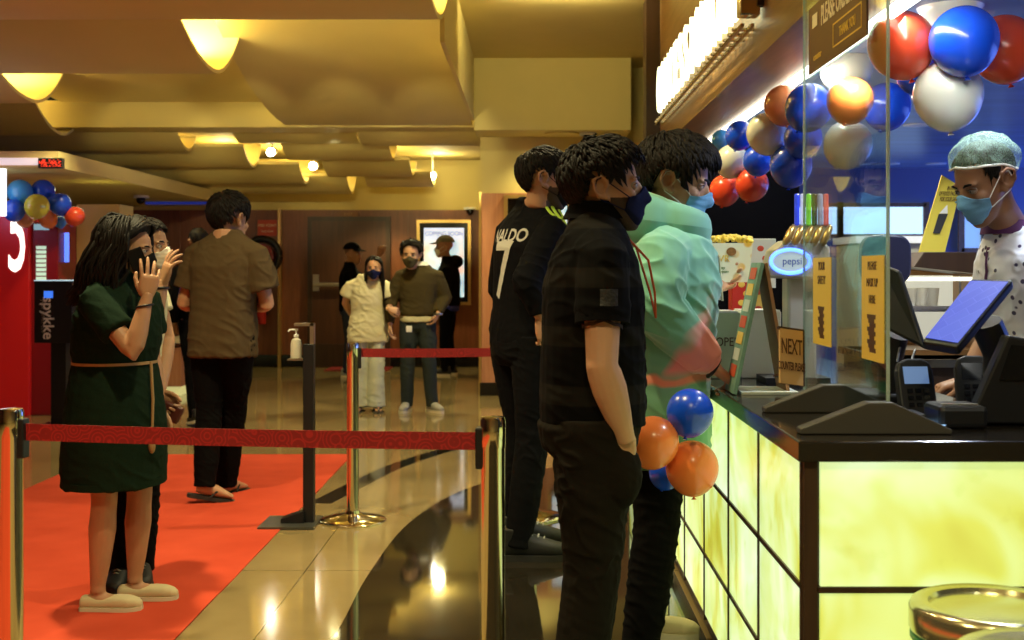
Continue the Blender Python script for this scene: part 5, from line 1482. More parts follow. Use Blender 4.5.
# popcorn tub held by the man in the hoodie
D0 = 4.52
q = P(730, 282, D0)
pt_ = thing('popcorn_tub', 'square printed tub heaped with popcorn held above the counter', 'popcorn tub', q)
w0, w1, h0 = .062, .080, .145
hh_ = [(-1, -1), (1, -1), (1, 1), (-1, 1)]
rz = Matrix.Rotation(R(-6), 4, 'Z')
bt_ = MB()
rs = [[V((sx * w, sy * w, z)) for sx, sy in hh_] for w, z in ((w0, 0), (w1, h0), (w1 - .004, h0), (w1 - .006, h0 - .02))]
vs = [p_ for r_ in rs for p_ in r_]; fs = [(3, 2, 1, 0)]
for i in range(3):
    for j in range(4): fs.append((i * 4 + j, i * 4 + (j + 1) % 4, (i + 1) * 4 + (j + 1) % 4, (i + 1) * 4 + j))
fs.append((12, 13, 14, 15))
def tub_mat():
    m, n, l, b = _nt('printed_tub')
    tc = n.new('ShaderNodeTexCoord'); vo = n.new('ShaderNodeTexVoronoi'); vo.inputs['Scale'].default_value = 24
    l.new(tc.outputs['Object'], vo.inputs['Vector']); sx = n.new('ShaderNodeSeparateXYZ'); l.new(tc.outputs['Object'], sx.inputs[0])
    mk = n.new('ShaderNodeMapRange'); mk.inputs[1].default_value = -.03; mk.inputs[2].default_value = .05; l.new(sx.outputs['X'], mk.inputs[0])
    r = ramp(n, l, vo.outputs['Distance'], [(.3, (.72, .42, .04)), (.45, (.72, .70, .50))])
    mx = n.new('ShaderNodeMix'); mx.data_type = 'RGBA'; mx.inputs[6].default_value = (.74, .74, .60, 1); l.new(mk.outputs[0], mx.inputs[0]); l.new(r.outputs[0], mx.inputs[7]); l.new(mx.outputs[2], b.inputs['Base Color'])
    b.inputs['Roughness'].default_value = .5
    return m
bt_.add(vs, fs).xf(Matrix.Translation(q) @ rz).build('tub', tub_mat(), pt_, smooth=0)
pc_ = MB(); rnd = random.Random(4)
for i in range(110):
    a, r_ = rnd.uniform(0, 6.28), rnd.uniform(0, 1) ** .5
    x_, y_ = rnd.uniform(-w1, w1) * .93, rnd.uniform(-w1, w1) * .93
    z_ = h0 + .012 + .016 * (1 - max(abs(x_), abs(y_)) / w1) + rnd.uniform(-.006, .006)
    for _ in range(3): pc_.ell((x_ + rnd.uniform(-.005, .005), y_ + rnd.uniform(-.005, .005), z_ + rnd.uniform(-.004, .004)), rnd.uniform(.005, .008), n=8, m=6)
po = pc_.xf(Matrix.Translation(q) @ rz).build('popcorn', mat('butter_popcorn', (.80, .62, .10), .6, var=.3, scale=60), pt_, smooth=180); po['kind'] = 'stuff'
Mq = Matrix.Translation(q) @ rz @ Matrix.Rotation(math.atan2(w1 - w0, h0), 4, 'X')
def tubtxt(s_, x, z, sz): text_mesh(s_, sz, .0004, bold=.0004).xf(Mq @ frame((x, -w0 - .0012, z), (1, 0, 0), (0, 0, 1))).build('lettering', M['ystick'] if sz > .02 else mat('green_ink', (.1, .2, .06), .5), pt_, smooth=0, fix=False)
tubtxt('PVR', -.035, .095, .034); tubtxt('enjoy', -.038, .062, .014); tubtxt('the popcorn', -.036, .048, .011)
dsc = MB(); dsc.prism([V((.018 * math.cos(2 * math.pi * i / 24) + .0, -w0 - .002, .122 + .016 * math.sin(2 * math.pi * i / 24))) for i in range(24)], (0, -.0006, 0)).xf(Mq); dsc.build('printed_disc', mat('brown_print', (.25, .11, .03), .6, var=.6, scale=70), pt_, smooth=0)
# snack cartons stacked beyond
for (x_, y_, w_, h_, D_, c_, lb) in [(763, 262, 13, 26, 4.9, 'tentwhite', 'pale green and white snack carton standing behind the popcorn tub'), (756, 295, 13, 22, 4.9, 'ystick', 'yellow snack carton under the pale one'), (744, 297, 12, 24, 4.8, 'red', 'red and yellow carton behind the white menu box')]:
    a = P(x_ - w_, y_ + h_, D_); b_ = P(x_ + w_, y_ - h_ if 0 else y_ - h_ * .9, D_)
    ob = thing('snack_carton', lb, 'carton', ((a.x + b_.x) / 2, D_, a.z), 'snack cartons on the counter shelf')
    MB().b2((a.x, D_, a.z), (b_.x, D_ + .09, b_.z)).build('carton', M[c_], ob, bevel=.003, smooth=0)
    g_ = MB()
    for i in range(4): g_.ell(((a.x + b_.x) / 2 + .01 * (-1) ** i, D_ - .0005, lerp(a.z, b_.z, .2 + .2 * i)), (.014, .001, .012), n=14, m=6)
    g_.build('print', mat('carton_print', (.5, .06, .02), .5) if c_ != 'red' else M['ystick'], ob, smooth=60)
sh = thing('carton_riser', 'dark riser block carrying the snack cartons', 'riser', (1.0, 4.95, T)); a = P(735, 322, 4.75); b_ = P(778, 322, 4.75)
MB().b2((a.x, 4.75, T), (b_.x, 5.15, a.z - .002)).build('block', M['black'], sh, smooth=0); MB().b2((a.x - .005, 4.745, a.z - .012), (b_.x + .005, 5.155, a.z - .001)).build('top', M['darkwood'], sh, smooth=0)
# white menu boxes on the counter
mb_ = thing('menu_box', 'white printed box on the counter behind the hoodie cuff', 'box', (.80, 4.3, T))
a, b_ = P(706, 371, 4.35), P(741, 312, 4.35)
MB().b2((a.x, 4.3, T), (b_.x - .01, 4.50, b_.z)).build('body', mat('box_white', (.55, .60, .40), .5, var=.2, scale=8), mb_, bevel=.004, smooth=0)
MB().b2((a.x + .01, 4.298, b_.z - .002), (b_.x - .02, 4.49, b_.z + .004)).build('lid', M['whiteplastic'], mb_, smooth=0)
text_on('lettering', 'OPEN', ((a.x + b_.x) / 2 + .01, 4.2985, lerp(T, b_.z, .55)), (1, 0, 0), (0, 0, 1), .045, M['brownsign'], mb_, sx=.8)
mc = thing('menu_box', 'plain white box next to the printed one on the counter', 'box', (.9, 4.35, T)); 
MB().b2((b_.x - .005, 4.32, T), (b_.x + .14, 4.50, b_.z + .003)).build('body', M['white'], mc, bevel=.004, smooth=0); MB().b2((b_.x, 4.318, b_.z + .003), (b_.x + .135, 4.49, b_.z + .008)).build('lid', M['whiteplastic'], mc, smooth=0)
# yellow tent card
yc_ = thing('tent_card', 'tall yellow card with black cup print standing on the snack warmer', 'card', P(935, 252, 4.7))
pp = [P(919, 252, 4.7), P(945, 252, 4.72), P(961, 187, 4.78), P(942, 175, 4.78)]
nn = (pp[1] - pp[0]).cross(pp[3] - pp[0]).normalized() * .006
MB().prism(pp, -nn).build('card', mat('yellow_card', (.70, .56, .06), .6), yc_, smooth=0)
ux = (pp[1] - pp[0]).normalized(); uy = ((pp[3] + pp[2]) / 2 - (pp[0] + pp[1]) / 2).normalized(); ctr = sum(pp, V((0, 0, 0))) / 4; fr_n = V((0, -.004, 0))
cupm = mat('black_print', (.03, .03, .03), .6)
Mf = Matrix((ux, uy - ux * uy.dot(ux) * 0, V((0, -1, 0)))).transposed().to_4x4(); Mf.translation = ctr + fr_n * 1.2
MB().prism([V((-.020, -.075, 0)), V((.010, -.075, 0)), V((.022, .01, 0)), V((-.018, .01, 0))], V((0, 0, .001))).xf(Mf).build('cup_print', cupm, yc_, smooth=0)
MB().prism([V((-.016, .012, 0)), V((.020, .012, 0)), V((.008, .05, 0))], V((0, 0, .001))).xf(Mf).build('foam_print', M['maskwhite'], yc_, smooth=0)
for i, s_ in enumerate(('IN FITNESS', 'OF FOOD PACKAGING', 'FOR YOUR SAFETY')):
    text_mesh(s_, .026, .0005, bold=.0004).xf(Mf @ Matrix.Translation((.014, .122 - .024 * i, 0)) @ Matrix.Diagonal((.40, 1, 1, 1))).build('lettering', M['brownsign'], yc_, smooth=0, fix=False)
# snack warmer with lit inside
D1 = 4.65
a, b_ = P(899, 350, D1), P(989, 252, D1)
wm = thing('snack_warmer', 'brown snack warmer cabinet with bright lit window under the yellow card', 'food warmer', (b_.x, D1, .0))
hood_ = mat('warmer_brown', (.10, .05, .015), .4, .3)
MB().prism([P(914, 267, D1), P(987, 275, D1), P(990, 262, D1), P(990, 256, D1), P(985, 252, D1), P(924, 252, D1)], (0, .35, 0)).build('hood', M['darkwood'], wm, bevel=.003, smooth=0)
z_, zt_ = a.z, P(0, 268, D1).z
fm_ = MB().b2((P(898, 0, D1).x, D1 + .33, z_), (b_.x, D1 + .35, zt_)).b2((P(898, 0, D1).x, D1, z_), (P(903, 0, D1).x, D1 + .33, zt_ - .02)).b2((P(981, 0, D1).x, D1, z_), (b_.x, D1 + .33, zt_ - .01)).b2((P(898, 0, D1).x, D1, z_ - .02), (b_.x, D1 + .35, z_))
fm_.build('cabinet', mat('copper_brown', (.32, .16, .05), .35, .5), wm, smooth=0)
MB().b2((P(903, 0, D1).x, D1 + .31, z_ + .02), (P(981, 0, D1).x, D1 + .32, zt_ - .03)).build('lit_back', mat('lit_tray_wall', (.8, .8, .7), .4, emit=(1, 1, .8), estr=.45, var=.3, scale=20), wm, smooth=0)
MB().b2((P(903, 0, D1).x, D1 + .01, zt_ - .05), (P(981, 0, D1).x, D1 + .05, zt_ - .035)).build('lamp', emission('warmer_lamp', (1, .95, .7), 2), wm, smooth=0)
MB().b2((P(903, 0, D1).x, D1 + .02, P(0, 312, D1).z), (P(981, 0, D1).x, D1 + .3, P(0, 309, D1).z)).build('rack', M['brushed'], wm, smooth=0)
MB().b2((P(960, 0, D1).x, D1 + .01, z_), (P(962, 0, D1).x, D1 + .012, zt_ - .03)).b2((P(903, 0, D1).x, D1 + .008, P(0, 309, D1).z), (P(981, 0, D1).x, D1 + .012, P(0, 306, D1).z)).build('door_frame', M['brushed'], wm, smooth=0)
# back counter carrying it
MB().b2((1.36, 4.45, 0), (2.6, 5.2, a.z - .021)).b2((1.34, 4.43, a.z - .05), (2.62, 5.22, a.z - .021), 1).build('back_counter', [M['darkwood'], M['black_stone']], smooth=0, label='dark back counter under the snack warmer', cat='counter')
for i in range(3):
    q = P(918 + i * 14, 308, D1); MB().lathe([(.026, q.z + .001), (.034, q.z + .07), (.035, q.z + .075), (.03, q.z + .072)], (q.x, D1 + .12 + .03 * i, 0), 20).build('paper_cup', M['whiteplastic'], label=['left white cup on the rack of the lit warmer', 'middle white cup on the rack of the lit warmer', 'right white cup on the rack of the lit warmer'][i], cat='cup', group='cups in the warmer')
# registers
def monitor(name, label, corners, th, screen_m, stand_pts, base, Dn, parent_cat='monitor', inset=.1):
    """corners: four world points of the face, counter-clockwise seen from its front"""
    c0 = sum(corners, V((0, 0, 0))) / 4; n_ = (corners[1] - corners[0]).cross(corners[3] - corners[0]).normalized()
    t = thing(name, label, parent_cat, (c0.x, c0.y, T))
    MB().prism(corners, -n_ * th).build('housing', M['black'], t, bevel=.008, smooth=0)
    ins = [c0 + (p_ - c0) * (1 - inset) + n_ * .001 for p_ in corners]
    if screen_m: MB().prism(ins, n_ * .001).build('screen', screen_m, t, smooth=0)
    b_ = MB().tube(stand_pts, [(.035, .05)] * len(stand_pts), 12); b_.build('stand', M['black'], t)
    bb_ = MB().box((base[0], base[1], T + .012), (.20, .20, .024)); bb_.build('base', M['black'], t, bevel=.008, smooth=0)
    return t
def screen_mat():
    m, n, l, b = _nt('blue_screen')
    tc = n.new('ShaderNodeTexCoord'); ck = n.new('ShaderNodeTexBrick'); ck.inputs['Scale'].default_value = 9; ck.inputs['Mortar Size'].default_value = .01; ck.inputs['Color1'].default_value = (.06, .11, .75, 1); ck.inputs['Color2'].default_value = (.08, .14, .80, 1); ck.inputs['Mortar'].default_value = (.10, .16, .85, 1)
    l.new(tc.outputs['Object'], ck.inputs['Vector']); l.new(ck.outputs['Color'], b.inputs['Emission Color']); b.inputs['Emission Strength'].default_value = .75; b.inputs['Base Color'].default_value = (.02, .02, .05, 1); b.inputs['Roughness'].default_value = .5
    return m
cr = [P(921, 341, 3.05), P(957, 347, 2.98), P(1013, 279, 3.10), P(971, 278, 3.20)]
monitor('register_screen', 'tilted register touch screen glowing blue at the right of the counter', cr, .03, screen_mat(), [P(985, 322, 3.12), P(1000, 355, 3.14), P(1000, 405, 3.14)], (P(1002, 0, 3.12).x, 3.12), 3.1)
rb = thing('cash_register', 'black wedge register body under the glowing touch screen', 'register', (P(1005, 0, 3.1).x, 3.1, T))
MB().prism([P(968, 424, 3.0), P(1060, 424, 3.0), P(1060, 345, 3.0), P(1008, 335, 3.0)], (0, .045, 0)).build('wedge', M['black'], rb, bevel=.006, smooth=0)
MB().prism([P(1012, 345, 2.995), P(1050, 350, 2.995), P(1050, 380, 2.995), P(1000, 380, 2.995)], (0, .006, 0)).build('side_panel', M['blackgloss'], rb, smooth=0)
cr = [P(884, 328, 3.55), P(925, 349, 3.45), P(899, 270, 3.55), P(878, 262, 3.62)]
monitor('display_back', 'black customer display leaning behind the acrylic screen', cr, .025, None, [P(896, 335, 3.58), P(890, 360, 3.6), P(890, 390, 3.6)], (P(890, 0, 3.62).x, 3.62), 3.6)
mm_ = thing('monitor', 'dark navy monitor back with rounded corners behind the acrylic screen', 'monitor', (P(885, 0, 4.2).x, 4.2, T))
ol = [P(887 + 25 * math.copysign(abs(math.cos(R(a_))) ** .55, math.cos(R(a_))), 259.5 - 25 * math.copysign(abs(math.sin(R(a_))) ** .55, math.sin(R(a_))), 4.2) for a_ in range(0, 360, 10)]
MB().prism(ol, (0, .05, 0)).build('housing', mat('navy_plastic', (.012, .014, .045), .4), mm_, bevel=.008, smooth=0)
MB().tube([P(885, 280, 4.24), P(885, 330, 4.24), P(885, 372, 4.24)], [.03, .03, .03], 12).build('stand', M['black'], mm_)
cb_ = MB(); cb_.tube([P(900, 348, 3.5), P(897, 362, 3.46), P(905, 372, 3.44), P(912, 360, 3.5), P(915, 350, 3.56)], .004, 6); cb_.build('cable', M['black'], mm_ if 0 else None, label='black cable hanging under the customer display', cat='cable')
# card terminals
def terminal(px, py, D, rz, label, lit):
    q = P(px, py, D); q.z = T
    t = thing('card_terminal', label, 'card terminal', q, 'card terminals on the counter')
    Mt = Matrix.Translation(q) @ Matrix.Rotation(R(rz), 4, 'Z') @ Matrix.Rotation(R(-62), 4, 'X')
    o = [(-.045, .0), (.045, 0), (.05, .03), (.05, .12), (.042, .145), (.02, .155), (-.02, .155), (-.042, .145), (-.05, .12), (-.05, .03)]
    Mt = Matrix.Translation(q + V((0, 0, .004))) @ Matrix.Rotation(R(rz), 4, 'Z') @ Matrix.Rotation(R(72), 4, 'X')
    MB().prism([V((x_, y_, 0)) for x_, y_ in o], V((0, 0, -.03))).xf(Mt).build('housing', M['black'], t, bevel=.005, smooth=0)
    MB().prism([V((-.034, .085, .0008)), V((.034, .085, .0008)), V((.034, .132, .0008)), V((-.034, .132, .0008))], V((0, 0, .001))).xf(Mt).build('screen', emission('terminal_screen', (.2, .35, .7), .35) if lit else M['blackgloss'], t, smooth=0)
    for r_ in range(3):
        for c_ in range(3): MB().box((-.022 + .022 * c_, .066 - .019 * r_, .001), (.015, .011, .004)).xf(Mt).build('key', M['blackgloss'], t, smooth=0)
terminal(921, 398, 3.18, 5, 'black card terminal upright between the two displays', True)
terminal(977, 400, 3.3, -8, 'black card terminal in the shade of the touch screen', False)
ky = thing('phone', 'dark phone with lit blue screen lying on the counter', 'phone', P(934, 402, 3.0).xyz)
q = P(934, 403, 2.98); q.z = T
Mk = Matrix.Translation(q) @ Matrix.Rotation(R(-30), 4, 'Z')
MB().box((0, 0, .005), (.08, .16, .009)).xf(Mk).build('body', M['black'], ky, bevel=.003, smooth=0); MB().box((0, 0, .0102), (.07, .14, .001)).xf(Mk).build('screen', emission('phone_screen', (.35, .62, 1), .9), ky, smooth=0)
pr = thing('receipt_printer', 'low dark receipt printer beside the lit phone', 'printer', P(960, 415, 3.05).xyz); q = P(958, 412, 2.98); q.z = T
MB().box(q + V((0, .02, .028)), (.12, .13, .055)).build('housing', M['black'], pr, bevel=.012, smooth=0); MB().box(q + V((0, -.01, .0565)), (.09, .012, .003)).build('paper_slot', M['brushed'], pr, smooth=0)
pk_ = thing('payment_pad', 'flat blue-lit key pad on the counter behind the screen foot', 'key pad', P(903, 402, 3.1).xyz); q = P(903, 402, 3.1); q.z = T
MB().box(q + V((0, 0, .012)), (.09, .12, .022)).build('housing', M['black'], pk_, bevel=.004, smooth=0); MB().box(q + V((-.012, -.02, .0238)), (.045, .05, .002)).build('keys', emission('blue_keys', (.03, .06, .8), .8), pk_, smooth=0)
pa = MB().b2(P(875, 385, 3.9), P(905, 384, 3.9)); 
q = P(888, 380, 3.75); q.z = T
MB().box(q + V((0, 0, .004)), (.15, .20, .008), Matrix.Rotation(R(15), 3, 'Z')).build('paper_stack', M['whiteplastic'], smooth=0, label='stack of white papers lying on the counter behind the terminals', cat='papers')
# kitchen background: lit windows, cabinet, blinds
for i, (x0, x1, y0_, y1_) in enumerate([(840, 926, 205, 236), (780, 840, 205, 236), (961, 984, 212, 250), (985, 1010, 212, 250)]):
    a, b_ = P(x0, y1_, 11.95), P(x1, y0_, 11.95)
    wd = MB().b2((a.x, 11.96, a.z), (b_.x, 11.99, b_.z)).build('window_%d' % (i + 1), emission('bright_blue_window_%d' % i, (.45, .70, 1) if i < 2 else (.30, .55, .95), 1.5 if i < 2 else .7), kind='structure', smooth=0)
    f_ = MB()
    for xx in (a.x, b_.x): f_.b2((xx - .03, 11.93, a.z - .03), (xx + .03, 11.96, b_.z + .03))
    for zz in (a.z, b_.z): f_.b2((a.x, 11.93, zz - .02), (b_.x, 11.96, zz + .02))
    f_.build('window_frame', M['brownwood'], wd, smooth=0)
a, b_ = P(858, 300, 8.4), P(930, 236, 8.4)
fz_ = thing('ice_cream_cabinet', 'pale cabinet behind the counter under the bright window', 'cabinet', ((a.x + b_.x) / 2, 8.6, 0))
MB().b2((a.x, 8.4, 0), (b_.x, 9.0, b_.z)).build('body', mat('pale_cabinet', (.42, .40, .26), .4), fz_, bevel=.01, smooth=0); MB().b2((a.x - .02, 8.38, b_.z - .05), (b_.x + .02, 9.02, b_.z)).build('top', M['whiteplastic'], fz_, smooth=0)
MB().b2((a.x + .1, 8.38, .4), (a.x + .13, 8.40, b_.z - .2)).build('handle', M['steel'], fz_, smooth=0)
for i, (x_, y_, lb) in enumerate([(917, 125, 'recessed lamp in the blue kitchen ceiling nearest to the white balloon'), (890, 190, 'recessed lamp in the blue kitchen ceiling over the bright window'), (936, 168, 'recessed lamp in the blue ceiling left of the hairnet'), (867, 191, 'small recessed lamp in the blue ceiling at the far left'), (880, 181, 'recessed lamp in the blue ceiling farthest back')]):
    D_ = 1.018 * F / (VY - y_); q = P(x_, y_, min(D_, 11.5)); q.z = 2.357
    t = thing('ceiling_downlight', lb, 'ceiling lamp', q, 'downlights in the kitchen ceiling')
    MB().lathe([(.085, -.004), (.095, -.004), (.095, .002), (.085, .002)], q, 24).build('trim_ring', M['whiteplastic'], t); MB().lathe([(.0, -.001), (.084, -.002), (.084, .001), (0, .001)], q, 24).build('lens', emission('downlight_lens', (1, .97, .9), 5), t)

# ================================================================ left side
rs_ = thing('red_standee', 'tall red promotional standee with large white numeral at the left edge', 'standee', (-4.85, 11.0, 0))
a, b_ = P(-40, 418, 11.0), P(29, 214, 11.0)
MB().b2((a.x, 11.0, 0), (b_.x, 11.35, b_.z)).build('panel', mat('glossy_red', (.50, .015, .012), .25, emit=(.6, .01, .01), estr=.12), rs_, bevel=.01, smooth=0)
text_on('numeral', '5', P(17, 236, 10.995), (1, 0, 0), (0, 0, 1), 1.05, emission('white_backlit', (1, .95, .85), 1.6), rs_, sx=.36, bold=.006)
a2, b2_ = P(30, 418, 11.05), P(58, 222, 11.05)
MB().b2((a2.x, 11.05, 0), (b2_.x, 11.5, b2_.z)).build('side_cabinet', mat('dark_red', (.25, .01, .015), .3), rs_, bevel=.01, smooth=0)
sc_ = MB()
for i in range(8): sc_.b2((P(36, 0, 11.04).x, 11.04, P(0, 246 + i * 4.4, 11.04).z - .03), (P(46, 0, 11.04).x, 11.045, P(0, 246 + i * 4.4, 11.04).z))
sc_.build('lit_list', emission('pale_list', (.6, .8, .6), .7), rs_, smooth=0)
MB().b2((P(34, 0, 11.04).x, 11.035, P(0, 230, 11.04).z), (P(49, 0, 11.04).x, 11.045, P(0, 224, 11.04).z)).build('lit_header', emission('pale_header', (.3, .5, .6), .6), rs_, smooth=0)
MB().b2((b2_.x, 11.2, P(0, 262, 11).z), (b2_.x + .03, 11.24, P(0, 232, 11).z)).build('blue_edge', emission('blue_tube', (.1, .2, 1), 1.5), rs_, smooth=0)
sp = thing('standing_kiosk', 'black display stand with small white brand lettering left of the woman in green', 'kiosk', (-3.97, 10.0, 0))
a, b_ = P(34, 343, 10.0), P(72, 281, 10.0)
MB().b2((a.x, 10.0, a.z), (b_.x, 10.28, b_.z)).build('head_box', M['black'], sp, bevel=.006, smooth=0)
MB().b2((a.x, 9.999, b_.z), (b_.x, 10.2, b_.z + .008)).build('lit_top', emission('pale_top', (.5, .7, .8), .8), sp, smooth=0)
MB().b2((P(47, 0, 10).x, 10.08, .03), (P(62, 0, 10).x, 10.2, a.z)).build('column', M['black'], sp, smooth=0)
MB().b2((a.x - .02, 9.95, 0), (b_.x + .02, 10.35, .03)).build('base_plate', M['black'], sp, smooth=0)
text_on('lettering', 'spykke', P(48, 318, 9.998), (0, 0, -1), (1, 0, 0), .13, M['maskwhite'], sp, bold=.002)
text_on('lettering', 'your ticket out', P(43, 316, 9.998), (0, 0, -1), (1, 0, 0), .045, M['brushed'], sp)
MB().b2((P(44, 0, 10).x, 9.997, P(0, 298, 10).z), (P(53, 0, 10).x, 9.999, P(0, 291, 10).z)).build('emblem', emission('blue_emblem', (.05, .2, .9), .9), sp, smooth=0)
bn = MB().b2((P(-30, 0, 10.4).x, 10.4, P(0, 216, 10.4).z), (P(4, 0, 10.4).x, 10.45, P(0, 165, 10.4).z)); bn.build('light_box', emission('white_lightbox', (1, 1, 1), 1.6), smooth=0, label='white light box at the left edge above the red standee', cat='light box')
tl_ = thing('ticker_display', 'small black ticker display with red dot text under the left ceiling edge', 'display', P(52, 170, 10.24))
a, b_ = P(38, 168, 10.24), P(62, 158, 10.24)
MB().b2((a.x, 10.24, a.z), (b_.x, 10.30, b_.z)).build('housing', M['black'], tl_, smooth=0)
dt = MB(); rnd = random.Random(2)
for i in range(20):
    for j in range(5):
        if rnd.random() < .6: dt.box((lerp(a.x, b_.x, .06 + i * .046), 10.238, lerp(a.z, b_.z, .2 + j * .15)), (.006, .003, .006))
dt.build('red_dots', emission('red_led', (1, .05, .02), 2), tl_, smooth=0)
MB().b2((-6.0, 10.27, 2.24), (-4.08, 10.30, 2.30)).build('light_strip', emission('cool_strip', (1, .82, .85), .6), smooth=0, label='pale light strip along the front edge of the low left ceiling', cat='light strip')
MB().b2((-4.95, 15.45, 2.185), (-4.15, 15.5, 2.22)).build('light_strip', emission('blue_strip', (.03, .06, .5), .22), smooth=0, label='faint blue light strip under the low left ceiling near the back wall', cat='light strip')
# ticket desk behind the woman
a, b_ = P(66, 396, 12.76), P(181, 336, 12.76)
dk = thing('service_desk', 'low desk with black top, pale edge and red front behind the woman in green', 'desk', ((a.x + b_.x) / 2, 12.8, 0))
MB().b2((a.x, 12.76, .10), (b_.x, 13.3, P(0, 348, 12.76).z)).build('front', M['pinkwood'], dk, smooth=0)
MB().b2((a.x - .02, 12.72, P(0, 343, 12.76).z), (b_.x + .02, 13.3, b_.z)).build('counter_edge', mat('pale_edge', (.55, .5, .32), .4), dk, smooth=0)
MB().b2((a.x, 12.95, b_.z), (b_.x + .04, 13.3, P(0, 320, 12.95).z)).build('raised_top', M['blackgloss'], dk, smooth=0)
MB().b2((a.x + .02, 12.79, 0), (b_.x - .02, 13.28, .10)).build('plinth', emission('lit_plinth', (.8, .75, .3), .5), dk, smooth=0)
# doors, extinguisher, signs on the back wall
dr = thing('door_1', None, None, (P(350, 0, 16.55).x, 16.55, 0)); dr['kind'] = 'structure'
x0, x1, zt = P(312, 0, 16.55).x, P(386, 0, 16.55).x, P(0, 221, 16.55).z
MB().b2((x0, 16.535, .0), (x1, 16.58, zt)).build('door_leaf', wood_mat('door_wood', (.055, .018, .008), (.085, .03, .012)), dr, smooth=0)
MB().b2((x0 - .06, 16.53, 0), (x0, 16.59, zt + .06)).b2((x1, 16.53, 0), (x1 + .06, 16.59, zt + .06)).b2((x0, 16.53, zt), (x1, 16.59, zt + .06)).build('door_frame', M['darkwood'], dr, smooth=0)
pb_ = MB().tube([(x0 + .03, 16.47, 1.14), (x0 + .75, 16.47, 1.14)], .028, 10); pb_.b2((x0 + .03, 16.47, 1.11), (x0 + .07, 16.54, 1.17)); pb_.b2((x0 + .7, 16.47, 1.11), (x0 + .74, 16.54, 1.17)); pb_.b2((x0 + .02, 16.50, 1.05), (x0 + .1, 16.54, 1.28)); pb_.build('push_bar', M['brushed'], dr, smooth=0)
MB().b2((x0 + .03, 16.525, .02), (x1 - .03, 16.536, .32)).build('kick_plate', M['darkwood'], dr, smooth=0)
ex = thing('exit_sign', 'small dim exit sign over the dark door', 'sign', P(347, 216, 16.55)); a, b_ = P(338, 217, 16.56), P(359, 212, 16.56)
MB().b2((a.x, 16.55, a.z), (b_.x, 16.58, b_.z)).build('plate', mat('dim_plate', (.2, .08, .03), .5), ex, smooth=0); text_on('lettering', 'EXIT', ((a.x + b_.x) / 2, 16.549, (a.z + b_.z) / 2), (1, 0, 0), (0, 0, 1), .06, mat('dim_letters', (.35, .2, .08), .5), ex)
fe = thing('fire_extinguisher', 'red fire extinguisher on the back wall', 'fire extinguisher', P(261, 324, 16.45))
q = P(261, 324, 16.45)
MB().lathe([(.06, 0), (.068, .02), (.068, .36), (.045, .42), (.022, .44), (.022, .47)], q, 24).build('cylinder', M['red'], fe); MB().b2((q.x - .05, q.y - .015, q.z + .47), (q.x + .05, q.y + .015, q.z + .50)).tube([(q.x + .03, q.y, q.z + .47), (q.x + .085, q.y, q.z + .40), (q.x + .08, q.y, q.z + .12)], .012, 8).build('valve', M['black'], fe); MB().b2((q.x - .03, q.y + .06, q.z + .2), (q.x + .03, 16.6, q.z + .3)).build('wall_bracket', M['black'], fe, smooth=0)
fs_ = thing('fire_notice', 'red fire notice plate above the extinguisher', 'sign', P(267, 236, 16.55)); a, b_ = P(258, 236, 16.56), P(277, 220, 16.56)
MB().b2((a.x, 16.55, a.z), (b_.x, 16.58, b_.z)).build('plate', mat('orange_red_plate', (.5, .06, .03), .5), fs_, smooth=0); text_on('lettering', 'FIRE POINT', ((a.x + b_.x) / 2, 16.549, lerp(a.z, b_.z, .65)), (1, 0, 0), (0, 0, 1), .05, M['cream_ink'], fs_); text_on('lettering', 'keep clear', ((a.x + b_.x) / 2, 16.549, lerp(a.z, b_.z, .3)), (1, 0, 0), (0, 0, 1), .04, M['cream_ink'], fs_)
hr = thing('hose_reel', 'round black and red hose reel on the back wall under the red notice', 'hose reel', P(262, 255, 16.5)); q = P(262, 256, 16.5)
h_ = MB(); h_.tube([q + V((.24 * math.cos(2 * math.pi * i / 32), 0, .24 * math.sin(2 * math.pi * i / 32))) for i in range(33)], .045, 10, caps=False); h_.build('hose', M['black'], hr, smooth=60)
MB().tube([q + V((0, -.05, 0)), q + V((0, .09, 0))], .17, 24).build('drum', mat('dark_red_drum', (.2, .01, .01), .4), hr)
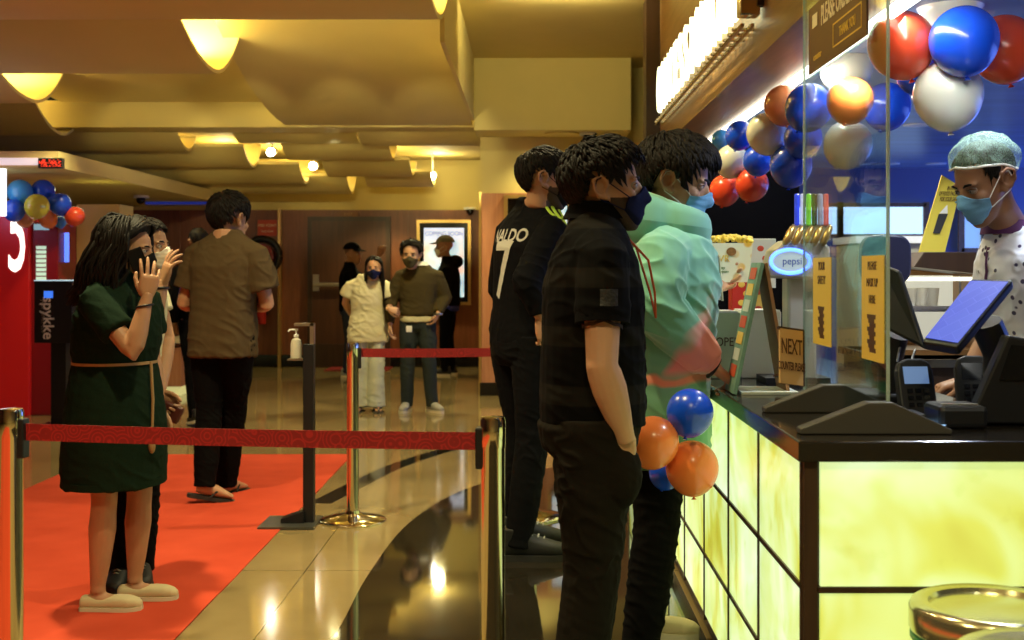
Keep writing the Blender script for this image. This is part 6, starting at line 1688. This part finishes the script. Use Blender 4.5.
# poster cases
def poster_case(x0, x1, y0_, y1_, sx0, sx1, sy0, sy1, D_, label, kind):
    a, b_ = P(x0, y1_, D_), P(x1, y0_, D_); t = thing('poster_case', label, 'poster case', ((a.x + b_.x) / 2, D_, a.z), 'lit poster cases')
    f_ = MB(); w_ = .04
    f_.b2((a.x, D_ - .05, a.z), (a.x + w_, D_ + .02, b_.z)).b2((b_.x - w_, D_ - .05, a.z), (b_.x, D_ + .02, b_.z)).b2((a.x + w_, D_ - .05, a.z), (b_.x - w_, D_ + .02, a.z + w_)).b2((a.x + w_, D_ - .05, b_.z - w_), (b_.x - w_, D_ + .02, b_.z))
    f_.build('case_frame', M['goldtrim'], t, smooth=0)
    MB().b2((a.x + w_, D_ - .005, a.z + w_), (b_.x - w_, D_ + .02, b_.z - w_)).build('backing', M['blackgloss'], t, smooth=0)
    c_, d_ = P(sx0, sy1, D_), P(sx1, sy0, D_)
    if kind:
        m, n, l, b = _nt('poster_art'); tc = n.new('ShaderNodeTexCoord'); nz = n.new('ShaderNodeTexNoise'); nz.inputs['Scale'].default_value = 5.5; nz.inputs['Detail'].default_value = 3
        l.new(tc.outputs['Object'], nz.inputs['Vector']); r_ = ramp(n, l, nz.outputs['Fac'], [(.30, (.10, .12, .55)), (.42, (.25, .65, .75)), (.50, (.55, .80, .95)), (.60, (.95, .62, .50)), (.72, (.8, .15, .15))])
        l.new(r_.outputs[0], b.inputs['Emission Color']); b.inputs['Emission Strength'].default_value = .75
        MB().b2((c_.x, D_ - .012, c_.z), (d_.x, D_ - .006, d_.z)).build('poster', m, t, smooth=0)
        if kind == 2:
            MB().b2((c_.x, D_ - .014, d_.z - .16), (d_.x, D_ - .0125, d_.z)).build('title_band', emission('pale_band', (.75, .82, 1), .8), t, smooth=0)
            text_on('lettering', 'COMING SOON', ((c_.x + d_.x) / 2, D_ - .0145, d_.z - .08), (1, 0, 0), (0, 0, 1), .085, mat('violet_ink', (.15, .1, .4), .5), t, sx=.85)
poster_case(417, 471, 220, 305, 424, 464, 228, 297, 16.53, 'gold framed lit coming soon poster on the back wall', 2)
poster_case(504, 536, 195, 300, 508, 532, 199, 296, 12.77, 'gold framed dark poster case on the light red wall', 0)
poster_case(548, 572, 200, 300, 552, 567, 206, 296, 12.77, 'gold framed poster case glimpsed between the jersey and the polo shirt', 1)
# ceiling fittings
for (x_, y_, D_, zc, lb) in [(271, 152, 14.0, 2.98, 'bright spot lamp at the far left lit ceiling gap'), (313, 166, 15.0, 2.98, 'bright spot lamp in the middle lit ceiling gap'), (432, 176, 15.6, 2.98, 'bright spot lamp at the right lit ceiling gap')]:
    q = P(x_, y_, D_); q.z = max(q.z, 2.50)
    t = thing('spot_lamp', lb, 'spot lamp', q, 'spot lamps between the ceiling sheets')
    MB().tube([q + V((0, .14, .02)), q], [.05, .055], 20).build('housing', M['whiteplastic'], t); MB().tube([q + V((0, -.002, 0)), q + V((0, -.006, 0))], .048, 20).build('lens', emission('spot_lens', (1, .97, .8), 45), t)
    MB().b2((q.x - .01, q.y + .06, q.z + .04), (q.x + .01, q.y + .08, zc if 0 else 2.86)).build('bracket', M['whiteplastic'], t, smooth=0)
def cctv(q, label, m):
    t = thing('dome_camera', label, 'security camera', q, 'dome cameras'); MB().lathe([(.09, -.02), (.09, -.03), (.085, 0), (.06, 0)], q, 24).build('housing', M['whiteplastic'], t); MB().ell(q + V((0, -.02, -.05)), .052, n=20, m=12).build('dome', M['blackgloss'], t)
q = P(588, 136, 12.4); q.z = 2.76; cctv(q, 'dome camera under the yellow bulkhead', 0)
q = V((-4.6, 14.2, 2.22)); cctv(q, 'dome camera under the low left ceiling', 0)
q = P(470, 206, 16.5); q.z = 2.20; cctv(q, 'small dome camera high on the back wall', 0)
q = P(562, 133, 12.45); t = thing('ceiling_speaker', 'round flush ceiling speaker under the yellow bulkhead', 'ceiling speaker', (q.x, q.y, 2.75)); MB().lathe([(.17, -.004), (.18, -.006), (.18, .01), (.15, .01)], (q.x, q.y, 2.75), 32).build('rim', M['plaster'], t); MB().lathe([(0, 0), (.165, -.002), (.165, .006), (0, .006)], (q.x, q.y, 2.75), 32).build('mesh_cover', M['brushed'], t)
MB().b2((P(330, 0, 16.4).x, 15.9, .002), (P(392, 0, 16.4).x, 16.5, .012)).build('door_mat', mat('red_mat', (.20, .01, .008), .9), smooth=0, label='dark red door mat in front of the dark door', cat='mat')
# ================================================================ light
def area(name, loc, size, energy, col, rot=(0, 0, 0), sy=None, spread=180):
    l = bpy.data.lights.new(name, 'AREA'); l.energy = energy; l.color = col; l.size = size; l.spread = R(spread)
    if sy: l.shape = 'RECTANGLE'; l.size_y = sy
    o = bpy.data.objects.new(name, l); COL.objects.link(o); o.location = loc; o.rotation_euler = [R(a) for a in rot]
    return o
def point(name, loc, energy, col, r=.05):
    l = bpy.data.lights.new(name, 'POINT'); l.energy = energy; l.color = col; l.shadow_soft_size = r
    o = bpy.data.objects.new(name, l); COL.objects.link(o); o.location = loc; return o
def spot(name, loc, energy, col, ang=70, blend=.6, rot=(0, 0, 0), r=.06):
    l = bpy.data.lights.new(name, 'SPOT'); l.energy = energy; l.color = col; l.spot_size = R(ang); l.spot_blend = blend; l.shadow_soft_size = r
    o = bpy.data.objects.new(name, l); COL.objects.link(o); o.location = loc; o.rotation_euler = [R(a) for a in rot]; return o
WARM = (1, .86, .45); YEL = (1, .88, .42)
# cove lamps hidden in the hanging ceiling sheets
for (x, y, z, e) in [(-1.2, 7.0, 3.15, 14), (-3.2, 9.1, 3.12, 22), (-5.2, 10.75, 3.1, 16), (-1.6, 11.6, 3.3, 12), (-3.7, 12.0, 3.35, 26), (-5.6, 12.3, 3.0, 10),
                     (-4.3, 13.4, 2.80, 6), (-3.6, 14.1, 2.72, 6), (-3.1, 14.8, 2.56, 6), (-2.6, 15.5, 2.45, 4), (-2.2, 13.45, 2.80, 5), (-1.9, 14.2, 2.72, 4), (-1.7, 14.9, 2.60, 4), (-1.0, 13.3, 2.80, 6), (-1.2, 15.7, 2.7, 10)]:
    point('cove_lamp', (x, y, z), e * 1.6, YEL, .08)
for (x, y, z, sx, e) in [(-1.6, 7.5, 3.35, 1.9, 40), (-4.5, 7.4, 3.3, 3, 10), (-3.8, 9.5, 3.3, 2.4, 95), (-5.6, 11.1, 3.3, 2, 25), (.25, 9.3, 3.47, .9, 22), (-2.6, 13.0, 3.0 - .02, 3.6, 30)]:
    area('ceiling_fill_strip', (x, y, z), sx, e, YEL, (105, 0, 0), .08)  # unseen fill strips, added to brighten the hanging sheets and the bulkhead
# general downlights of the hall
for (x, y, z, e) in [(-1.8, 5.0, 3.45, 130), (-.5, 3.4, 3.45, 70), (-2.6, 7.9, 3.45, 90), (-.9, 9.9, 3.2, 80), (-3.6, 10.0, 2.9, 40), (.2, 6.6, 3.45, 80), (-1.6, 1.0, 3.45, 120), (.4, .6, 3.45, 90)]:
    spot('hall_downlight', (x, y, z), e * 3.0, WARM, 120, .8)
for (x, y, z, e) in [(-1.0, 11.9, 2.70, 60), (-2.0, 15.9, 2.28, 30), (0.1, 12.5, 2.70, 12)]:
    spot('rear_downlight', (x, y, z), e * 2.6, YEL, 130, .8)
area('led_strip_light', (1.37, 5.2, 2.26), .05, 36, (1, 1, .9), (0, -50, 0), 8)
area('kitchen_light', (5.6, 6.0, 1.3), 1.4, 60, (.14, .26, 1), (0, 100, 0), 4)
area('kitchen_light_back', (5.8, 10.5, 1.3), 1.4, 60, (.10, .22, 1), (0, 100, 0), 2)
spot('service_light', (1.5, 3.7, 2.33), 60, (.78, .86, 1), 140, .6)
spot('service_light', (1.45, 5.2, 2.33), 60, (.95, .95, .8), 140, .6)
spot('cabinet_fill_spot', (2.9, 8.0, 2.33), 70, (.9, .9, .8), 130, .6)  # extra fill, added to lift the pale cabinet and kitchen back
def aim(o, t):
    o.rotation_euler = (V(t) - o.location).to_track_quat('-Z', 'Y').to_euler(); return o
for a, b, e in [((-2.6, 7.5, 2.62), (-4.3, 14, 2.62), 260), ((-2.0, 7.5, 2.62), (-3.1, 14, 2.62), 260), ((-1.4, 7.5, 2.62), (-2.0, 14, 2.62), 260), ((-.8, 7.5, 2.62), (-1.0, 14, 2.62), 260)]:
    aim(spot('rear_fill_spot', a, e, YEL, 17, .6, r=.03), b)  # fill spots without fixtures, added to brighten the rear ceiling rows
point('standee_light', (-5.3, 9.6, 1.95), 8, (.8, .45, 1), .1)
area('alcove_light', (-4.6, 12.3, 2.2), .8, 14, (.75, .8, .5), (0, 0, 0))

w = bpy.data.worlds.new('world'); SC.world = w; w.use_nodes = True
w.node_tree.nodes['Background'].inputs[0].default_value = (1, .75, .35, 1); w.node_tree.nodes['Background'].inputs[1].default_value = .02

cam = bpy.data.cameras.new('camera'); co = bpy.data.objects.new('camera', cam); COL.objects.link(co)
co.location = (0, 0, CAMH); co.rotation_euler = (R(90), 0, 0)
cam.sensor_width = 36; cam.lens = F / 1024 * 36
cam.shift_x = -(VX - 512) / 1024; cam.shift_y = -(320 - VY) / 1024
cam.dof.use_dof = True; cam.dof.focus_distance = 4.2; cam.dof.aperture_fstop = 5.0
cam.clip_start = .05
SC.camera = co
vs_ = SC.view_settings; vs_.view_transform = 'Standard'; vs_.look = 'None'; vs_.gamma = 1; vs_.exposure = .15; vs_.use_curve_mapping = False
SC.cycles.max_bounces = 6; SC.cycles.transparent_max_bounces = 12
SC.cycles.use_denoising = True
